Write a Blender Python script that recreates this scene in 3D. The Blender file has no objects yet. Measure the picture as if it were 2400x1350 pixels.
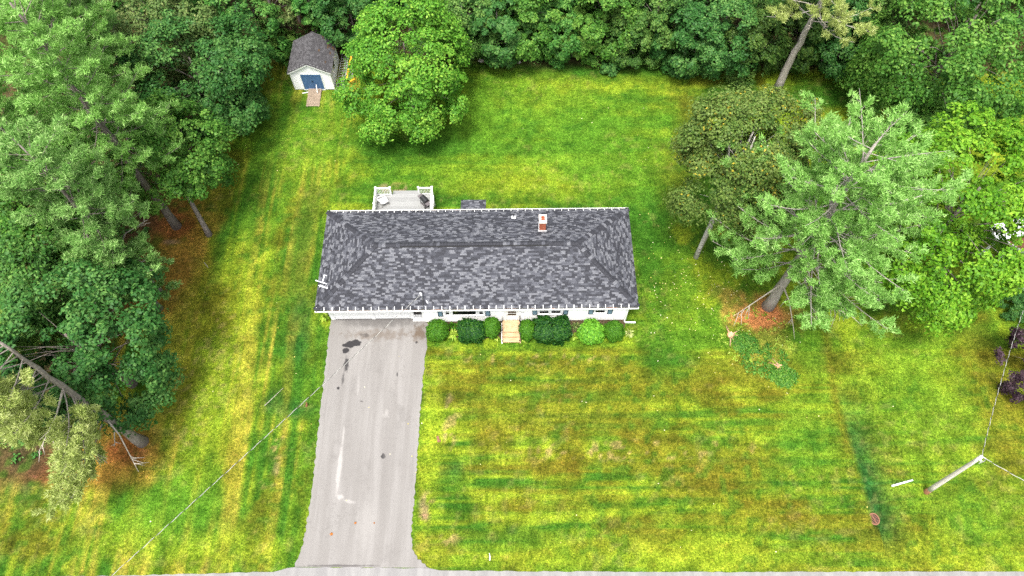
import bpy, math, random
import numpy as np
from mathutils import Vector, Matrix

random.seed(7)
C = bpy.context.scene
COL = C.collection
R = math.radians

# ------------------------------------------------------------------ camera, sky, sun, exposure
CAM_H, PITCH, FPX = 48.0, 62.2, 1663.0          # 48 m up, looking 62.2 degrees down
cam_d = bpy.data.cameras.new('camera'); cam = bpy.data.objects.new('camera', cam_d); COL.objects.link(cam)
cam.location = (0, 0, CAM_H); cam.rotation_euler = (R(90 - PITCH), 0, 0)
cam_d.sensor_width = 36; cam_d.lens = 36 * FPX / 2400; cam_d.clip_end = 3000
C.camera = cam
SUN_EL, SUN_AZ = 73.0, -158.0                    # high soft light through thin cloud, from the road side and a little left
w = bpy.data.worlds.new('World'); C.world = w; w.use_nodes = True
nt = w.node_tree; bg = nt.nodes['Background']
sky = nt.nodes.new('ShaderNodeTexSky'); sky.sky_type = 'NISHITA'; sky.sun_disc = False
sky.sun_elevation = R(SUN_EL); sky.sun_rotation = R(SUN_AZ)
sky.air_density = 1.0; sky.dust_density = 6.0; sky.ozone_density = 0.6
hs = nt.nodes.new('ShaderNodeHueSaturation'); hs.inputs['Saturation'].default_value = 0.35      # thin overcast: the blue is mostly washed out
nt.links.new(sky.outputs[0], hs.inputs['Color']); nt.links.new(hs.outputs[0], bg.inputs[0]); bg.inputs[1].default_value = 0.115
sun_d = bpy.data.lights.new('sun', 'SUN'); sun = bpy.data.objects.new('sun', sun_d); COL.objects.link(sun)
sun_d.energy = 1.5; sun_d.angle = R(12); sun_d.color = (1.0, 0.955, 0.88)
sdir = Vector((math.cos(R(SUN_EL)) * math.sin(R(SUN_AZ)), math.cos(R(SUN_EL)) * math.cos(R(SUN_AZ)), math.sin(R(SUN_EL))))
sun.rotation_euler = sdir.to_track_quat('Z', 'Y').to_euler()
sun.location = sdir * 60
C.view_settings.view_transform = 'Standard'; C.view_settings.look = 'None'
C.view_settings.exposure = 1.72; C.view_settings.gamma = 1.0; C.view_settings.use_curve_mapping = False
C.cycles.max_bounces = 6; C.cycles.diffuse_bounces = 3; C.cycles.transmission_bounces = 4
C.cycles.use_denoising = False
C.cycles.use_adaptive_sampling = False

# ------------------------------------------------------------------ measuring helpers
_t = R(PITCH)
_FW = np.array([0, math.cos(_t), -math.sin(_t)]); _UP = np.array([0, math.sin(_t), math.cos(_t)])
def P(u, v, z=0.0):
    """ground survey: the spot at height z that the photograph shows at (u, v)"""
    d = np.array([(u - 1200) / FPX, 0, 0]) - (v - 675) / FPX * _UP + _FW
    return np.array([0, 0, CAM_H]) + (z - CAM_H) / d[2] * d
def M(u, v, z=0.0):
    """metres per photograph pixel at that spot"""
    return float((P(u, v, z) - np.array([0, 0, CAM_H])) @ _FW) / FPX

# ------------------------------------------------------------------ materials
def mat(name, col, rough=0.8, spec=0.3, metal=0.0, c2=None, scale=5.0, bump=0.0, bscale=None, stretch=None, detail=6, lo=0.35, hi=0.65):
    m = bpy.data.materials.new(name); m.use_nodes = True
    n = m.node_tree.nodes; l = m.node_tree.links; b = n['Principled BSDF']
    b.inputs['Base Color'].default_value = (*col, 1); b.inputs['Roughness'].default_value = rough
    b.inputs['Specular IOR Level'].default_value = spec; b.inputs['Metallic'].default_value = metal
    if c2 or bump:
        tc = n.new('ShaderNodeTexCoord'); mp = n.new('ShaderNodeMapping'); l.new(tc.outputs['Object'], mp.inputs[0])
        if stretch: mp.inputs['Scale'].default_value = stretch
        tx = n.new('ShaderNodeTexNoise'); tx.inputs['Scale'].default_value = scale; tx.inputs['Detail'].default_value = detail
        l.new(mp.outputs[0], tx.inputs['Vector'])
        if c2:
            rp = n.new('ShaderNodeValToRGB'); rp.color_ramp.elements[0].position = lo; rp.color_ramp.elements[1].position = hi
            rp.color_ramp.elements[0].color = (*col, 1); rp.color_ramp.elements[1].color = (*c2, 1)
            l.new(tx.outputs['Fac'], rp.inputs[0]); l.new(rp.outputs[0], b.inputs['Base Color'])
        if bump:
            bt = n.new('ShaderNodeTexNoise'); bt.inputs['Scale'].default_value = bscale or scale * 4; bt.inputs['Detail'].default_value = 4
            l.new(mp.outputs[0], bt.inputs['Vector'])
            bp = n.new('ShaderNodeBump'); bp.inputs['Strength'].default_value = bump; bp.inputs['Distance'].default_value = 0.05
            l.new(bt.outputs['Fac'], bp.inputs['Height']); l.new(bp.outputs[0], b.inputs['Normal'])
    return m

def leaf_mat(name, cols, trans=0.3, rough=0.5, hue=0.0):
    """leaf colour from the per-leaf 'tint' attribute through a ramp"""
    m = bpy.data.materials.new(name); m.use_nodes = True
    n = m.node_tree.nodes; l = m.node_tree.links; b = n['Principled BSDF']; out = n['Material Output']
    at = n.new('ShaderNodeAttribute'); at.attribute_name = 'tint'
    rp = n.new('ShaderNodeValToRGB')
    pos = [i / (len(cols) - 1) for i in range(len(cols))]
    els = rp.color_ramp.elements
    els[0].color = (*cols[0], 1); els[1].color = (*cols[-1], 1)
    for p, c in list(zip(pos, cols))[1:-1]:
        e = els.new(p); e.color = (*c, 1)
    l.new(at.outputs['Fac'], rp.inputs[0])
    src = rp.outputs[0]
    if hue:
        oi = n.new('ShaderNodeObjectInfo'); hs = n.new('ShaderNodeHueSaturation')
        mr = n.new('ShaderNodeMapRange'); mr.inputs['To Min'].default_value = 0.5 - hue; mr.inputs['To Max'].default_value = 0.5 + hue * 0.6
        mv = n.new('ShaderNodeMapRange'); mv.inputs['To Min'].default_value = 0.75; mv.inputs['To Max'].default_value = 1.25
        l.new(oi.outputs['Random'], mr.inputs[0]); l.new(oi.outputs['Random'], mv.inputs[0])
        l.new(mr.outputs[0], hs.inputs['Hue']); l.new(mv.outputs[0], hs.inputs['Value']); l.new(src, hs.inputs['Color']); src = hs.outputs[0]
    l.new(src, b.inputs['Base Color']); b.inputs['Roughness'].default_value = rough; b.inputs['Specular IOR Level'].default_value = 0.16
    tr = n.new('ShaderNodeBsdfTranslucent'); l.new(src, tr.inputs[0])
    mx = n.new('ShaderNodeMixShader'); mx.inputs[0].default_value = trans
    l.new(b.outputs[0], mx.inputs[1]); l.new(tr.outputs[0], mx.inputs[2]); l.new(mx.outputs[0], out.inputs[0])
    return m

WHITE = mat('white_paint', (0.78, 0.79, 0.78), 0.5, c2=(0.70, 0.71, 0.70), scale=3)
SIDING = mat('white_siding', (0.88, 0.88, 0.87), 0.55, c2=(0.83, 0.83, 0.82), scale=2.5)
SHEDW = mat('shed_white', (0.82, 0.83, 0.84), 0.7, c2=(0.70, 0.71, 0.72), scale=6, stretch=(1, 1, 4))
DECKW = mat('grey_white_deck', (0.225, 0.228, 0.224), 0.7, c2=(0.185, 0.188, 0.189), scale=9, stretch=(0.3, 4, 1))
DECKW2 = mat('grey_white_deck_b', (0.258, 0.262, 0.260), 0.7, c2=(0.213, 0.216, 0.213), scale=9, stretch=(0.3, 4, 1))
SH = [mat('shingle_' + k, c, 0.75, 0.3, c2=d, scale=30, bump=0.4, bscale=220) for k, c, d in (
    ('charcoal', (0.019, 0.020, 0.026), (0.026, 0.027, 0.034)),
    ('slate', (0.031, 0.033, 0.042), (0.041, 0.043, 0.053)),
    ('grey', (0.055, 0.058, 0.071), (0.069, 0.072, 0.085)),
    ('silver', (0.093, 0.097, 0.111), (0.120, 0.124, 0.138)))]
UNDER = mat('roof_felt', (0.03, 0.03, 0.035), 0.9)
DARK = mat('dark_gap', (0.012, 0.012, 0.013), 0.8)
GLASS = mat('window_glass', (0.006, 0.007, 0.007), 0.08, 0.25)
SHUT = mat('slate_shutter', (0.018, 0.035, 0.05), 0.6); SHUTP = mat('slate_shutter_slat', (0.10, 0.16, 0.19), 0.6, c2=(0.07, 0.12, 0.15), scale=40)
CONC = mat('foundation_concrete', (0.36, 0.31, 0.26), 0.9, c2=(0.27, 0.24, 0.20), scale=8, bump=0.2)
STEPM = mat('tan_step_boards', (0.4420, 0.3145, 0.1870), 0.8, c2=(0.3400, 0.2125, 0.1105), scale=4, stretch=(0.6, 3, 1), bump=0.1)
IRON = mat('black_iron', (0.012, 0.012, 0.012), 0.5)
BRICK = mat('red_brick', (0.26, 0.062, 0.03), 0.85, c2=(0.40, 0.12, 0.06), scale=14, bump=0.2); MORTAR = mat('mortar', (0.42, 0.36, 0.32), 0.9)
CAPM = mat('chimney_cap_concrete', (0.70, 0.66, 0.60), 0.8, c2=(0.58, 0.54, 0.48), scale=8)
CLAY = mat('clay_flue', (0.30, 0.08, 0.04), 0.8)
ALU = mat('aluminium', (0.52, 0.53, 0.55), 0.35, 0.5, 0.7, c2=(0.42, 0.43, 0.44), scale=9)
GREYMETAL = mat('galvanised', (0.40, 0.41, 0.42), 0.5, 0.5, 0.5)
BLUE = mat('blue_door', (0.045, 0.105, 0.23), 0.6, c2=(0.08, 0.16, 0.30), scale=5, stretch=(3, 3, 0.6), lo=0.45, hi=0.75)
PLANK = mat('weathered_plank', (0.20, 0.15, 0.11), 0.9, c2=(0.30, 0.24, 0.18), scale=5, stretch=(1, 7, 7), bump=0.2)
SHROOF = mat('shed_shingle', (0.036, 0.034, 0.037), 0.85, c2=(0.062, 0.060, 0.064), scale=7, bump=0.3, bscale=90)
SHROOF2 = mat('shed_shingle_pale', (0.085, 0.083, 0.088), 0.85, c2=(0.058, 0.056, 0.06), scale=9, bump=0.3, bscale=90)
SHMOSS = mat('shed_shingle_mossy', (0.036, 0.030, 0.026), 0.9, c2=(0.085, 0.045, 0.016), scale=5, bump=0.3, bscale=90)
YELLOW = mat('yellow_fibreglass', (0.72, 0.34, 0.02), 0.5)
POLEW = mat('pole_wood', (0.62, 0.58, 0.52), 0.9, c2=(0.46, 0.42, 0.37), scale=8, stretch=(5, 5, 0.5), bump=0.4)
POLEB = mat('pole_foot', (0.22, 0.10, 0.045), 0.9, c2=(0.12, 0.06, 0.03), scale=8)
WIREP = mat('bare_wire', (0.42, 0.42, 0.39), 0.5); WIRED = mat('insulated_wire', (0.03, 0.03, 0.028), 0.6)
PVC = mat('white_plastic', (0.80, 0.82, 0.86), 0.4)
RUST = mat('rusty_iron', (0.14, 0.055, 0.03), 0.8, c2=(0.22, 0.11, 0.07), scale=20)
BARK = mat('grey_bark', (0.22, 0.19, 0.17), 0.95, c2=(0.12, 0.10, 0.085), scale=3, stretch=(4, 4, 0.8), bump=0.7, bscale=9)
BARKP = mat('pale_pine_bark', (0.36, 0.33, 0.30), 0.95, c2=(0.22, 0.195, 0.175), scale=4, stretch=(3, 3, 1), bump=0.7, bscale=10)
BARKG = mat('grey_pine_bark', (0.27, 0.24, 0.21), 0.95, c2=(0.16, 0.14, 0.12), scale=4, stretch=(3, 3, 1), bump=0.7, bscale=10)
BARKR = mat('brown_bark', (0.13, 0.075, 0.06), 0.95, c2=(0.08, 0.045, 0.038), scale=3, stretch=(4, 4, 0.8), bump=0.6, bscale=9)
DEADW = mat('bleached_twig', (0.42, 0.38, 0.32), 0.9, c2=(0.30, 0.27, 0.22), scale=5)
BIRCHB = mat('birch_bark', (0.40, 0.38, 0.34), 0.8, c2=(0.13, 0.115, 0.10), scale=2.2, stretch=(1, 1, 3), lo=0.52, hi=0.66)
STUMPM = mat('cut_stump', (0.60, 0.24, 0.12), 0.9, c2=(0.70, 0.42, 0.26), scale=6, bump=0.3)
NEEDLEM = mat('red_needles', (0.32, 0.10, 0.035), 0.95, c2=(0.20, 0.065, 0.02), scale=6)
PALELEAF = leaf_mat('pale_fallen_leaf', [(0.45, 0.36, 0.06), (0.60, 0.55, 0.25), (0.72, 0.68, 0.48)], 0.1)
STONE = mat('pale_stone', (0.46, 0.42, 0.37), 0.9, c2=(0.34, 0.31, 0.27), scale=6, bump=0.3)
NROOF = mat('brown_shingle', (0.10, 0.042, 0.022), 0.9, c2=(0.145, 0.062, 0.034), scale=12, bump=0.3)
MULCH = mat('dark_mulch', (0.045, 0.032, 0.018), 0.95, c2=(0.085, 0.06, 0.03), scale=9, bump=0.8, bscale=30)
CANVAS = mat('white_sling', (0.70, 0.68, 0.69), 0.8); CHAIRF = mat('grey_frame', (0.22, 0.21, 0.19), 0.5)
GRILLB = mat('grill_black', (0.015, 0.015, 0.017), 0.35, 0.5); GRILLG = mat('grill_grey', (0.10, 0.09, 0.095), 0.4)
DEADLEAF = mat('dead_leaf', (0.30, 0.11, 0.02), 0.9)

# ------------------------------------------------------------------ mesh helpers
class MB:
    def __init__(s): s.v = []; s.f = []; s.m = []
    def quad(s, pts, m=0):
        k = len(s.v); s.v += [tuple(p) for p in pts]; s.f.append(tuple(range(k, k + len(pts)))); s.m.append(m)
    def box(s, a, b, m=0, rz=0.0, piv=None):
        (x0, y0, z0), (x1, y1, z1) = a, b
        vs = [(x0, y0, z0), (x1, y0, z0), (x1, y1, z0), (x0, y1, z0), (x0, y0, z1), (x1, y0, z1), (x1, y1, z1), (x0, y1, z1)]
        if rz:
            px, py = piv or ((x0 + x1) / 2, (y0 + y1) / 2); c, n = math.cos(rz), math.sin(rz)
            vs = [(px + (x - px) * c - (y - py) * n, py + (x - px) * n + (y - py) * c, z) for x, y, z in vs]
        k = len(s.v); s.v += vs
        for f in ((0, 3, 2, 1), (4, 5, 6, 7), (0, 1, 5, 4), (1, 2, 6, 5), (2, 3, 7, 6), (3, 0, 4, 7)):
            s.f.append(tuple(k + i for i in f)); s.m.append(m)
    def bar(s, p, q, wx, wz, m=0):
        """a rectangular bar from p to q, wx wide (level) and wz deep"""
        p, q = Vector(p), Vector(q); d = (q - p).normalized()
        a = d.cross(Vector((0, 0, 1)))
        a = Vector((1, 0, 0)) if a.length < 1e-4 else a.normalized()
        b = a.cross(d).normalized(); k = len(s.v)
        for o in (p, q):
            for i, j in ((-1, -1), (1, -1), (1, 1), (-1, 1)): s.v.append(tuple(o + a * i * wx / 2 + b * j * wz / 2))
        for f in ((0, 1, 2, 3), (7, 6, 5, 4), (0, 4, 5, 1), (1, 5, 6, 2), (2, 6, 7, 3), (3, 7, 4, 0)):
            s.f.append(tuple(k + i for i in f)); s.m.append(m)
    def tube(s, pts, rad, n=6, m=0, cap=True):
        pts = [Vector(p) for p in pts]; k = len(s.v)
        rad = rad if hasattr(rad, '__len__') else [rad] * len(pts)
        for i, p in enumerate(pts):
            d = (pts[min(i + 1, len(pts) - 1)] - pts[max(i - 1, 0)]).normalized()
            a = d.cross(Vector((0.13, 0.31, 0.94)))
            if a.length < 0.05: a = d.cross(Vector((1, 0, 0)))
            a.normalize(); b = d.cross(a)
            for j in range(n):
                t = 2 * math.pi * j / n; s.v.append(tuple(p + (a * math.cos(t) + b * math.sin(t)) * rad[i]))
        for i in range(len(pts) - 1):
            for j in range(n):
                s.f.append((k + i * n + j, k + i * n + (j + 1) % n, k + (i + 1) * n + (j + 1) % n, k + (i + 1) * n + j)); s.m.append(m)
        if cap:
            s.f.append(tuple(k + j for j in reversed(range(n)))); s.m.append(m)
            s.f.append(tuple(k + (len(pts) - 1) * n + j for j in range(n))); s.m.append(m)
    def prism(s, poly, z0, z1, m=0):
        n = len(poly); k = len(s.v)
        s.v += [(x, y, z0) for x, y in poly] + [(x, y, z1) for x, y in poly]
        s.f.append(tuple(k + i for i in reversed(range(n)))); s.m.append(m)
        s.f.append(tuple(k + n + i for i in range(n))); s.m.append(m)
        for i in range(n):
            j = (i + 1) % n; s.f.append((k + i, k + j, k + n + j, k + n + i)); s.m.append(m)
    def mesh(s, name, mats, smooth=False):
        me = bpy.data.meshes.new(name); me.from_pydata(s.v, [], s.f)
        for m in (mats if isinstance(mats, (list, tuple)) else [mats]): me.materials.append(m)
        me.polygons.foreach_set('material_index', s.m)
        if smooth: me.polygons.foreach_set('use_smooth', [True] * len(s.f))
        me.update(); return me
    def build(s, name, mats, parent=None, smooth=False, loc=None, rz=0.0):
        return obj(name, s.mesh(name, mats, smooth), parent, loc, rz)

def obj(name, me, parent=None, loc=None, rz=0.0):
    o = bpy.data.objects.new(name, me); COL.objects.link(o)
    if parent: o.parent = parent
    if loc is not None: o.location = loc
    if rz: o.rotation_euler = (0, 0, rz)
    return o
def tag(o, label=None, cat=None, group=None, kind=None):
    if label: o['label'] = label
    if cat: o['category'] = cat
    if group: o['group'] = group
    if kind: o['kind'] = kind
    return o
def thing(name, label, cat, loc=(0, 0, 0), rz=0.0, group=None):
    return tag(obj(name, None, None, loc, rz), label, cat, group)
def simple(name, label, cat, b, mats, loc=None, rz=0.0, group=None, smooth=False):
    return tag(b.build(name, mats, None, smooth, loc, rz), label, cat, group)

# ------------------------------------------------------------------ noise on arrays
_rng = np.random.default_rng(11)
_lat = _rng.random((256, 256))
def vnoise(x, y, seed=0):
    x = x + seed * 37.3; y = y + seed * 17.9
    xi = np.floor(x).astype(int); yi = np.floor(y).astype(int); fx = x - xi; fy = y - yi
    fx = fx * fx * (3 - 2 * fx); fy = fy * fy * (3 - 2 * fy)
    g = lambda i, j: _lat[i % 256, j % 256]
    return (g(xi, yi) * (1 - fx) + g(xi + 1, yi) * fx) * (1 - fy) + (g(xi, yi + 1) * (1 - fx) + g(xi + 1, yi + 1) * fx) * fy
def fbm(x, y, seed=0, octv=4):
    a = 0; amp = 0.5; tot = 0
    for o in range(octv):
        a = a + amp * vnoise(x * 2 ** o, y * 2 ** o, seed + o * 3); tot += amp; amp *= 0.55
    return a / tot
def sstep(a, b, x): t = np.clip((x - a) / (b - a), 0, 1); return t * t * (3 - 2 * t)

# ------------------------------------------------------------------ the ground
HOUSE_O = np.array([-2.55, 26.42]); HOUSE_YAW = R(0.7)
def H2W(x, y, z=0.0):
    c, s = math.cos(HOUSE_YAW), math.sin(HOUSE_YAW)
    return np.array([HOUSE_O[0] + x * c - y * s, HOUSE_O[1] + x * s + y * c, z])

SWALE = [P(u, v)[:2] for u, v in ((1925, 660), (1958, 800), (1975, 920), (2000, 1020), (2035, 1130), (2060, 1225))]
def seg_dist(X, Y, pts):
    best = np.full(X.shape, 1e9); side = np.zeros(X.shape); tt = np.zeros(X.shape)
    for i in range(len(pts) - 1):
        (ax, ay), (bx, by) = pts[i], pts[i + 1]; dx, dy = bx - ax, by - ay; L2 = dx * dx + dy * dy
        t = np.clip(((X - ax) * dx + (Y - ay) * dy) / L2, 0, 1)
        ex, ey = X - ax - t * dx, Y - ay - t * dy; d = np.hypot(ex, ey); c = d < best
        best = np.where(c, d, best); side = np.where(c, ex, side); tt = np.where(c, (i + t) / (len(pts) - 1), tt)
    return best, side, tt
def ground_z(X, Y):
    d, side, t = seg_dist(X, Y, SWALE)
    dep = -0.30 * np.exp(-(np.where(side > 0, d / 2.2, d / 0.55)) ** 2) * sstep(0.12, 0.5, t)
    return dep + 0.03 * (fbm(X * 0.35, Y * 0.35, 5, 3) - 0.5)

def axis(lo, hi, step, far):
    inner = np.arange(lo, hi + 1e-6, step); g = []; d = step; p = hi
    while p < far: d *= 1.5; p += d; g.append(p)
    h = []; d = step; p = lo
    while p > -far: d *= 1.5; p -= d; h.append(p)
    return np.array(h[::-1] + list(inner) + g)
gx = axis(-46, 46, 0.2, 600); gy = axis(2, 60, 0.18, 600)
GX, GY = np.meshgrid(gx, gy); GZ = ground_z(GX, GY)

def ell(u, v, ru, rv, nz=0.35, seed=0, soft=0.5):
    """a patch on the lawn: 1 inside, fading outside, with a ragged edge"""
    c = P(u, v); k = M(u, v)
    ax = ru * k; ay = abs(P(u, v - rv)[1] - P(u, v + rv)[1]) / 2
    d = np.hypot((GX - c[0]) / ax, (GY - c[1]) / ay) + nz * 2 * (fbm(GX * 0.9, GY * 0.9, seed + 40, 4) - 0.5)
    return 1 - sstep(1 - soft, 1 + soft * 0.4, d)
def mixc(c, col, f): return c * (1 - f[..., None]) + np.array(col) * f[..., None]

n1 = fbm(GX * 0.13, GY * 0.13, 1, 4); n2 = fbm(GX * 0.5, GY * 0.5, 2, 4); n3 = fbm(GX * 1.6, GY * 1.6, 3, 3)
front = sstep(20.6, 20.0, GY) * sstep(-6.5, -6, GX)
left = sstep(-13, -14.5, GX)
backl = sstep(30, 32, GY) * sstep(-15, -12, GX)
# mowing passes: bands along the house in front and behind, along the drive on the left
st_front = vnoise(GX * 0.06, GY * 1.9, 9) * 0.5 + vnoise(GX * 0.18, GY * 4.4, 10) * 0.5
st_back = vnoise(GX * 0.05 + 3, GY * 0.75, 12) * 0.7 + vnoise(GX * 0.2, GY * 2.5, 13) * 0.3
ca, sa = math.cos(R(-1.5)), math.sin(R(-1.5)); LX = GX * ca - GY * sa; LY = GX * sa + GY * ca
st_left = vnoise(LX * 1.5, LY * 0.05, 14) * 0.5 + vnoise(LX * 3.6, LY * 0.12, 15) * 0.5
strip = 0.5 + front * (st_front - 0.5) + left * (st_left - 0.5) * (1 - front) + backl * (st_back - 0.5)
LUSH = (0.022, 0.080, 0.005); MID = (0.056, 0.120, 0.006); BRIGHT = (0.140, 0.204, 0.009); OLIVE = (0.088, 0.092, 0.006); BROWN = (0.080, 0.068, 0.005); STRAW = (0.21, 0.170, 0.045); GOLD = (0.195, 0.180, 0.018); GREEN = (0.052, 0.136, 0.007)
DEEP = (0.010, 0.058, 0.009)
c = np.zeros(GX.shape + (3,)) + np.array(MID)
c = mixc(c, LUSH, sstep(0.50, 0.70, n1) * 0.75)
c = mixc(c, BRIGHT, sstep(0.46, 0.68, n2) * 0.70)
c = mixc(c, BRIGHT, sstep(0.52, 0.72, strip) * 0.60)
c = mixc(c, LUSH, sstep(0.48, 0.30, strip) * 0.50)
c = mixc(c, GOLD, left * sstep(0.47, 0.66, st_left * .8 + n2 * .2) * 0.85)
c = mixc(c, LUSH, left * sstep(0.45, 0.25, st_left) * 0.65)
# tired front lawn: olive to brown streaks
dry = front * sstep(0.44, 0.62, 0.55 * fbm(GX * 0.22, GY * 0.35, 21, 4) + 0.45 * st_front)
c = mixc(c, OLIVE, dry * 0.65)
c = mixc(c, LUSH, front * sstep(0.46, 0.26, st_front) * 0.7)
c = mixc(c, BRIGHT, front * sstep(0.58, 0.80, vnoise(GX * 0.25, GY * 3.6, 27)) * 0.75)
c = mixc(c, OLIVE, left * sstep(0.52, 0.66, fbm(GX * 0.35, GY * 0.2, 28, 4)) * 0.6)
c = mixc(c, LUSH, backl * sstep(0.50, 0.28, st_back) * 0.55)
c = mixc(c, BROWN, front * sstep(0.53, 0.66, fbm(GX * 0.3, GY * 0.8, 23, 4)) * 0.5)
def patch(col, lst, amt=0.8, seed=0):
    global c
    for i, (u, v, ru, rv) in enumerate(lst): c = mixc(c, col, ell(u, v, ru, rv, 0.45, seed + i * 3, 0.7) * amt)
patch(BRIGHT, [(1500, 1310, 560, 40), (2250, 1290, 220, 60), (480, 900, 130, 240), (560, 680, 70, 160), (1290, 230, 170, 60), (1260, 430, 260, 40), (2150, 900, 150, 120), (500, 1290, 200, 50), (300, 1250, 90, 60), (2280, 1220, 140, 60), (700, 350, 130, 90), (1010, 1080, 30, 240)], 0.6, 3)
patch(BROWN, [(1650, 1130, 130, 60), (1800, 1190, 120, 40), (1150, 1030, 60, 30), (1340, 1080, 40, 80), (1560, 1040, 90, 30), (1200, 850, 130, 18), (1620, 290, 45, 120), (1660, 180, 60, 25), (1780, 185, 16, 40), (2270, 740, 60, 20), (2300, 1140, 90, 30), (500, 720, 60, 90), (60, 1280, 110, 40)], 0.6, 30)
patch(OLIVE, [(1500, 900, 260, 60), (1350, 980, 240, 50), (1700, 1080, 200, 60), (620, 200, 40, 90), (2300, 860, 60, 120), (430, 900, 40, 120), (1580, 420, 50, 120), (450, 640, 60, 130), (2350, 1000, 60, 100)], 0.55, 60)
patch(LUSH, [(1060, 1130, 50, 60), (1180, 1260, 160, 30), (960, 330, 190, 60), (640, 260, 60, 30), (1560, 840, 90, 80), (1520, 620, 40, 150), (1930, 220, 110, 60), (700, 620, 40, 170), (690, 880, 60, 120), (1080, 1200, 40, 30), (900, 400, 40, 40), (350, 1180, 50, 60), (2100, 700, 100, 60)], 0.7, 90)
patch(GREEN, [(2150, 950, 180, 200), (2300, 1200, 160, 90), (1900, 1050, 110, 130), (1620, 780, 130, 60), (980, 400, 160, 40), (1900, 820, 80, 80)], 0.65, 110)
patch(GREEN, [(1300, 300, 330, 120), (700, 300, 150, 120), (1150, 200, 120, 60), (400, 1200, 160, 90), (1450, 400, 160, 80)], 0.75, 150)
patch(LUSH, [(1450, 170, 330, 26), (1000, 330, 130, 40), (620, 420, 40, 200), (720, 500, 40, 120)], 0.6, 170)
patch(DEEP, [(1070, 1100, 26, 30), (1200, 1240, 20, 14), (705, 760, 36, 100), (690, 960, 60, 26), (640, 940, 30, 30)], 0.55, 120)
# the swale grows rank green, its near lip dry
d_, sd_, t_ = seg_dist(GX, GY, SWALE)
c = mixc(c, DEEP, np.exp(-(np.where(sd_ > 0, d_ / 1.5, d_ / 0.35)) ** 2) * sstep(0.25, 0.75, t_) * 0.92)
c = mixc(c, OLIVE, np.exp(-((d_ - 0.6) / 0.35) ** 2) * (sd_ < 0) * sstep(0.9, 0.4, t_) * 0.6)
# needle litter under the trees on the left and under the big pine
DUFF = (0.190, 0.112, 0.015); REDN = (0.36, 0.150, 0.040)
litter = np.clip(ell(360, 560, 140, 130, 0.3, 7) + ell(330, 660, 110, 120, 0.3, 8) + 0.8 * ell(270, 1060, 140, 90, 0.3, 9) + ell(150, 1090, 130, 60, 0.3, 10), 0, 1)
c = mixc(c, DUFF, litter * 0.85)
c = mixc(c, (0.17, 0.062, 0.014), (ell(400, 520, 60, 40, .5, 11) + ell(300, 1050, 60, 40, .5, 12) + ell(110, 1110, 60, 30, .5, 13)).clip(0, 1) * 0.75)
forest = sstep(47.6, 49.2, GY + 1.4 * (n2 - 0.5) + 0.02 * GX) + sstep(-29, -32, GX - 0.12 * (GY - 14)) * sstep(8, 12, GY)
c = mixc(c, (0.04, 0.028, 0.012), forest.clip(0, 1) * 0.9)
c = mixc(c, (0.24, 0.16, 0.085), ell(640, 55, 60, 22, .5, 14) * 0.8)
red = ell(1786, 735, 84, 46, 0.75, 15, 0.8)
c = mixc(c, REDN, (red * sstep(0.25, 0.55, n3 + 0.25)).clip(0, 1) * 0.95)
c = mixc(c, (0.16, 0.175, 0.02), (ell(1790, 820, 75, 70, .4, 16) * (1 - red)).clip(0, 1) * 0.6)
c = mixc(c, REDN, ell(1700, 690, 40, 25, .6, 17) * 0.25)
# straw-coloured bare specks
spk = sstep(0.66, 0.74, vnoise(GX * 3.1, GY * 3.1, 31))
bare = (ell(1480, 1055, 330, 26, .3, 18) + ell(1060, 1000, 22, 60, .5, 19) + ell(1000, 1190, 22, 40, .5, 20) + ell(1040, 1265, 40, 22, .5, 21) + ell(930, 442, 50, 14, .3, 22) + ell(1250, 842, 180, 16, .3, 23) + ell(640, 1090, 20, 120, .5, 24) + ell(480, 860, 90, 200, .4, 25) * 0.5).clip(0, 1)
c = mixc(c, STRAW, (bare * spk).clip(0, 1) * 0.65)
c = mixc(c, (0.26, 0.175, 0.085), (sstep(0.62, 0.72, vnoise(GX * 1.7, GY * 1.7, 33)) * (ell(1050, 1265, 34, 18, .4, 26) + ell(1000, 1185, 20, 36, .4, 27) + ell(930, 440, 46, 13, .4, 28) + ell(1050, 985, 14, 60, .5, 29) + ell(650, 1080, 8, 60, .5, 30) + ell(400, 568, 22, 8, .5, 31)).clip(0, 1)).clip(0, 1) * 0.55)

clump_ = fbm(GX * 1.1, GY * 1.1, 51, 4)
c = c * (0.52 + 0.84 * clump_)[..., None]
fl = sstep(0.64, 0.76, vnoise(GX * 2.1, GY * 2.1, 52)) * sstep(0.45, 0.6, fbm(GX * 0.2, GY * 0.2, 53, 3)); c = mixc(c, LUSH, fl * 0.55)
fl = sstep(0.66, 0.78, vnoise(GX * 2.6, GY * 2.6, 54)) * sstep(0.48, 0.62, fbm(GX * 0.25, GY * 0.25, 55, 3)); c = mixc(c, STRAW, fl * 0.14 * (1 - forest.clip(0, 1)))
def grid_mesh(name, X, Y, Z, colr, m):
    h, wd = X.shape; me = bpy.data.meshes.new(name)
    co = np.stack([X, Y, Z], -1).reshape(-1, 3)
    i = np.arange(h * wd).reshape(h, wd)
    f = np.stack([i[:-1, :-1], i[:-1, 1:], i[1:, 1:], i[1:, :-1]], -1).reshape(-1, 4)
    me.vertices.add(len(co)); me.vertices.foreach_set('co', co.ravel())
    me.loops.add(f.size); me.loops.foreach_set('vertex_index', f.ravel())
    me.polygons.add(len(f)); me.polygons.foreach_set('loop_start', np.arange(0, f.size, 4))
    me.polygons.foreach_set('use_smooth', np.ones(len(f), bool))
    a = me.attributes.new('ground_colour', 'FLOAT_COLOR', 'POINT')
    a.data.foreach_set('color', np.concatenate([colr.reshape(-1, 3), np.ones((len(co), 1))], 1).ravel())
    me.materials.append(m); me.update(calc_edges=True); return me

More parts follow.
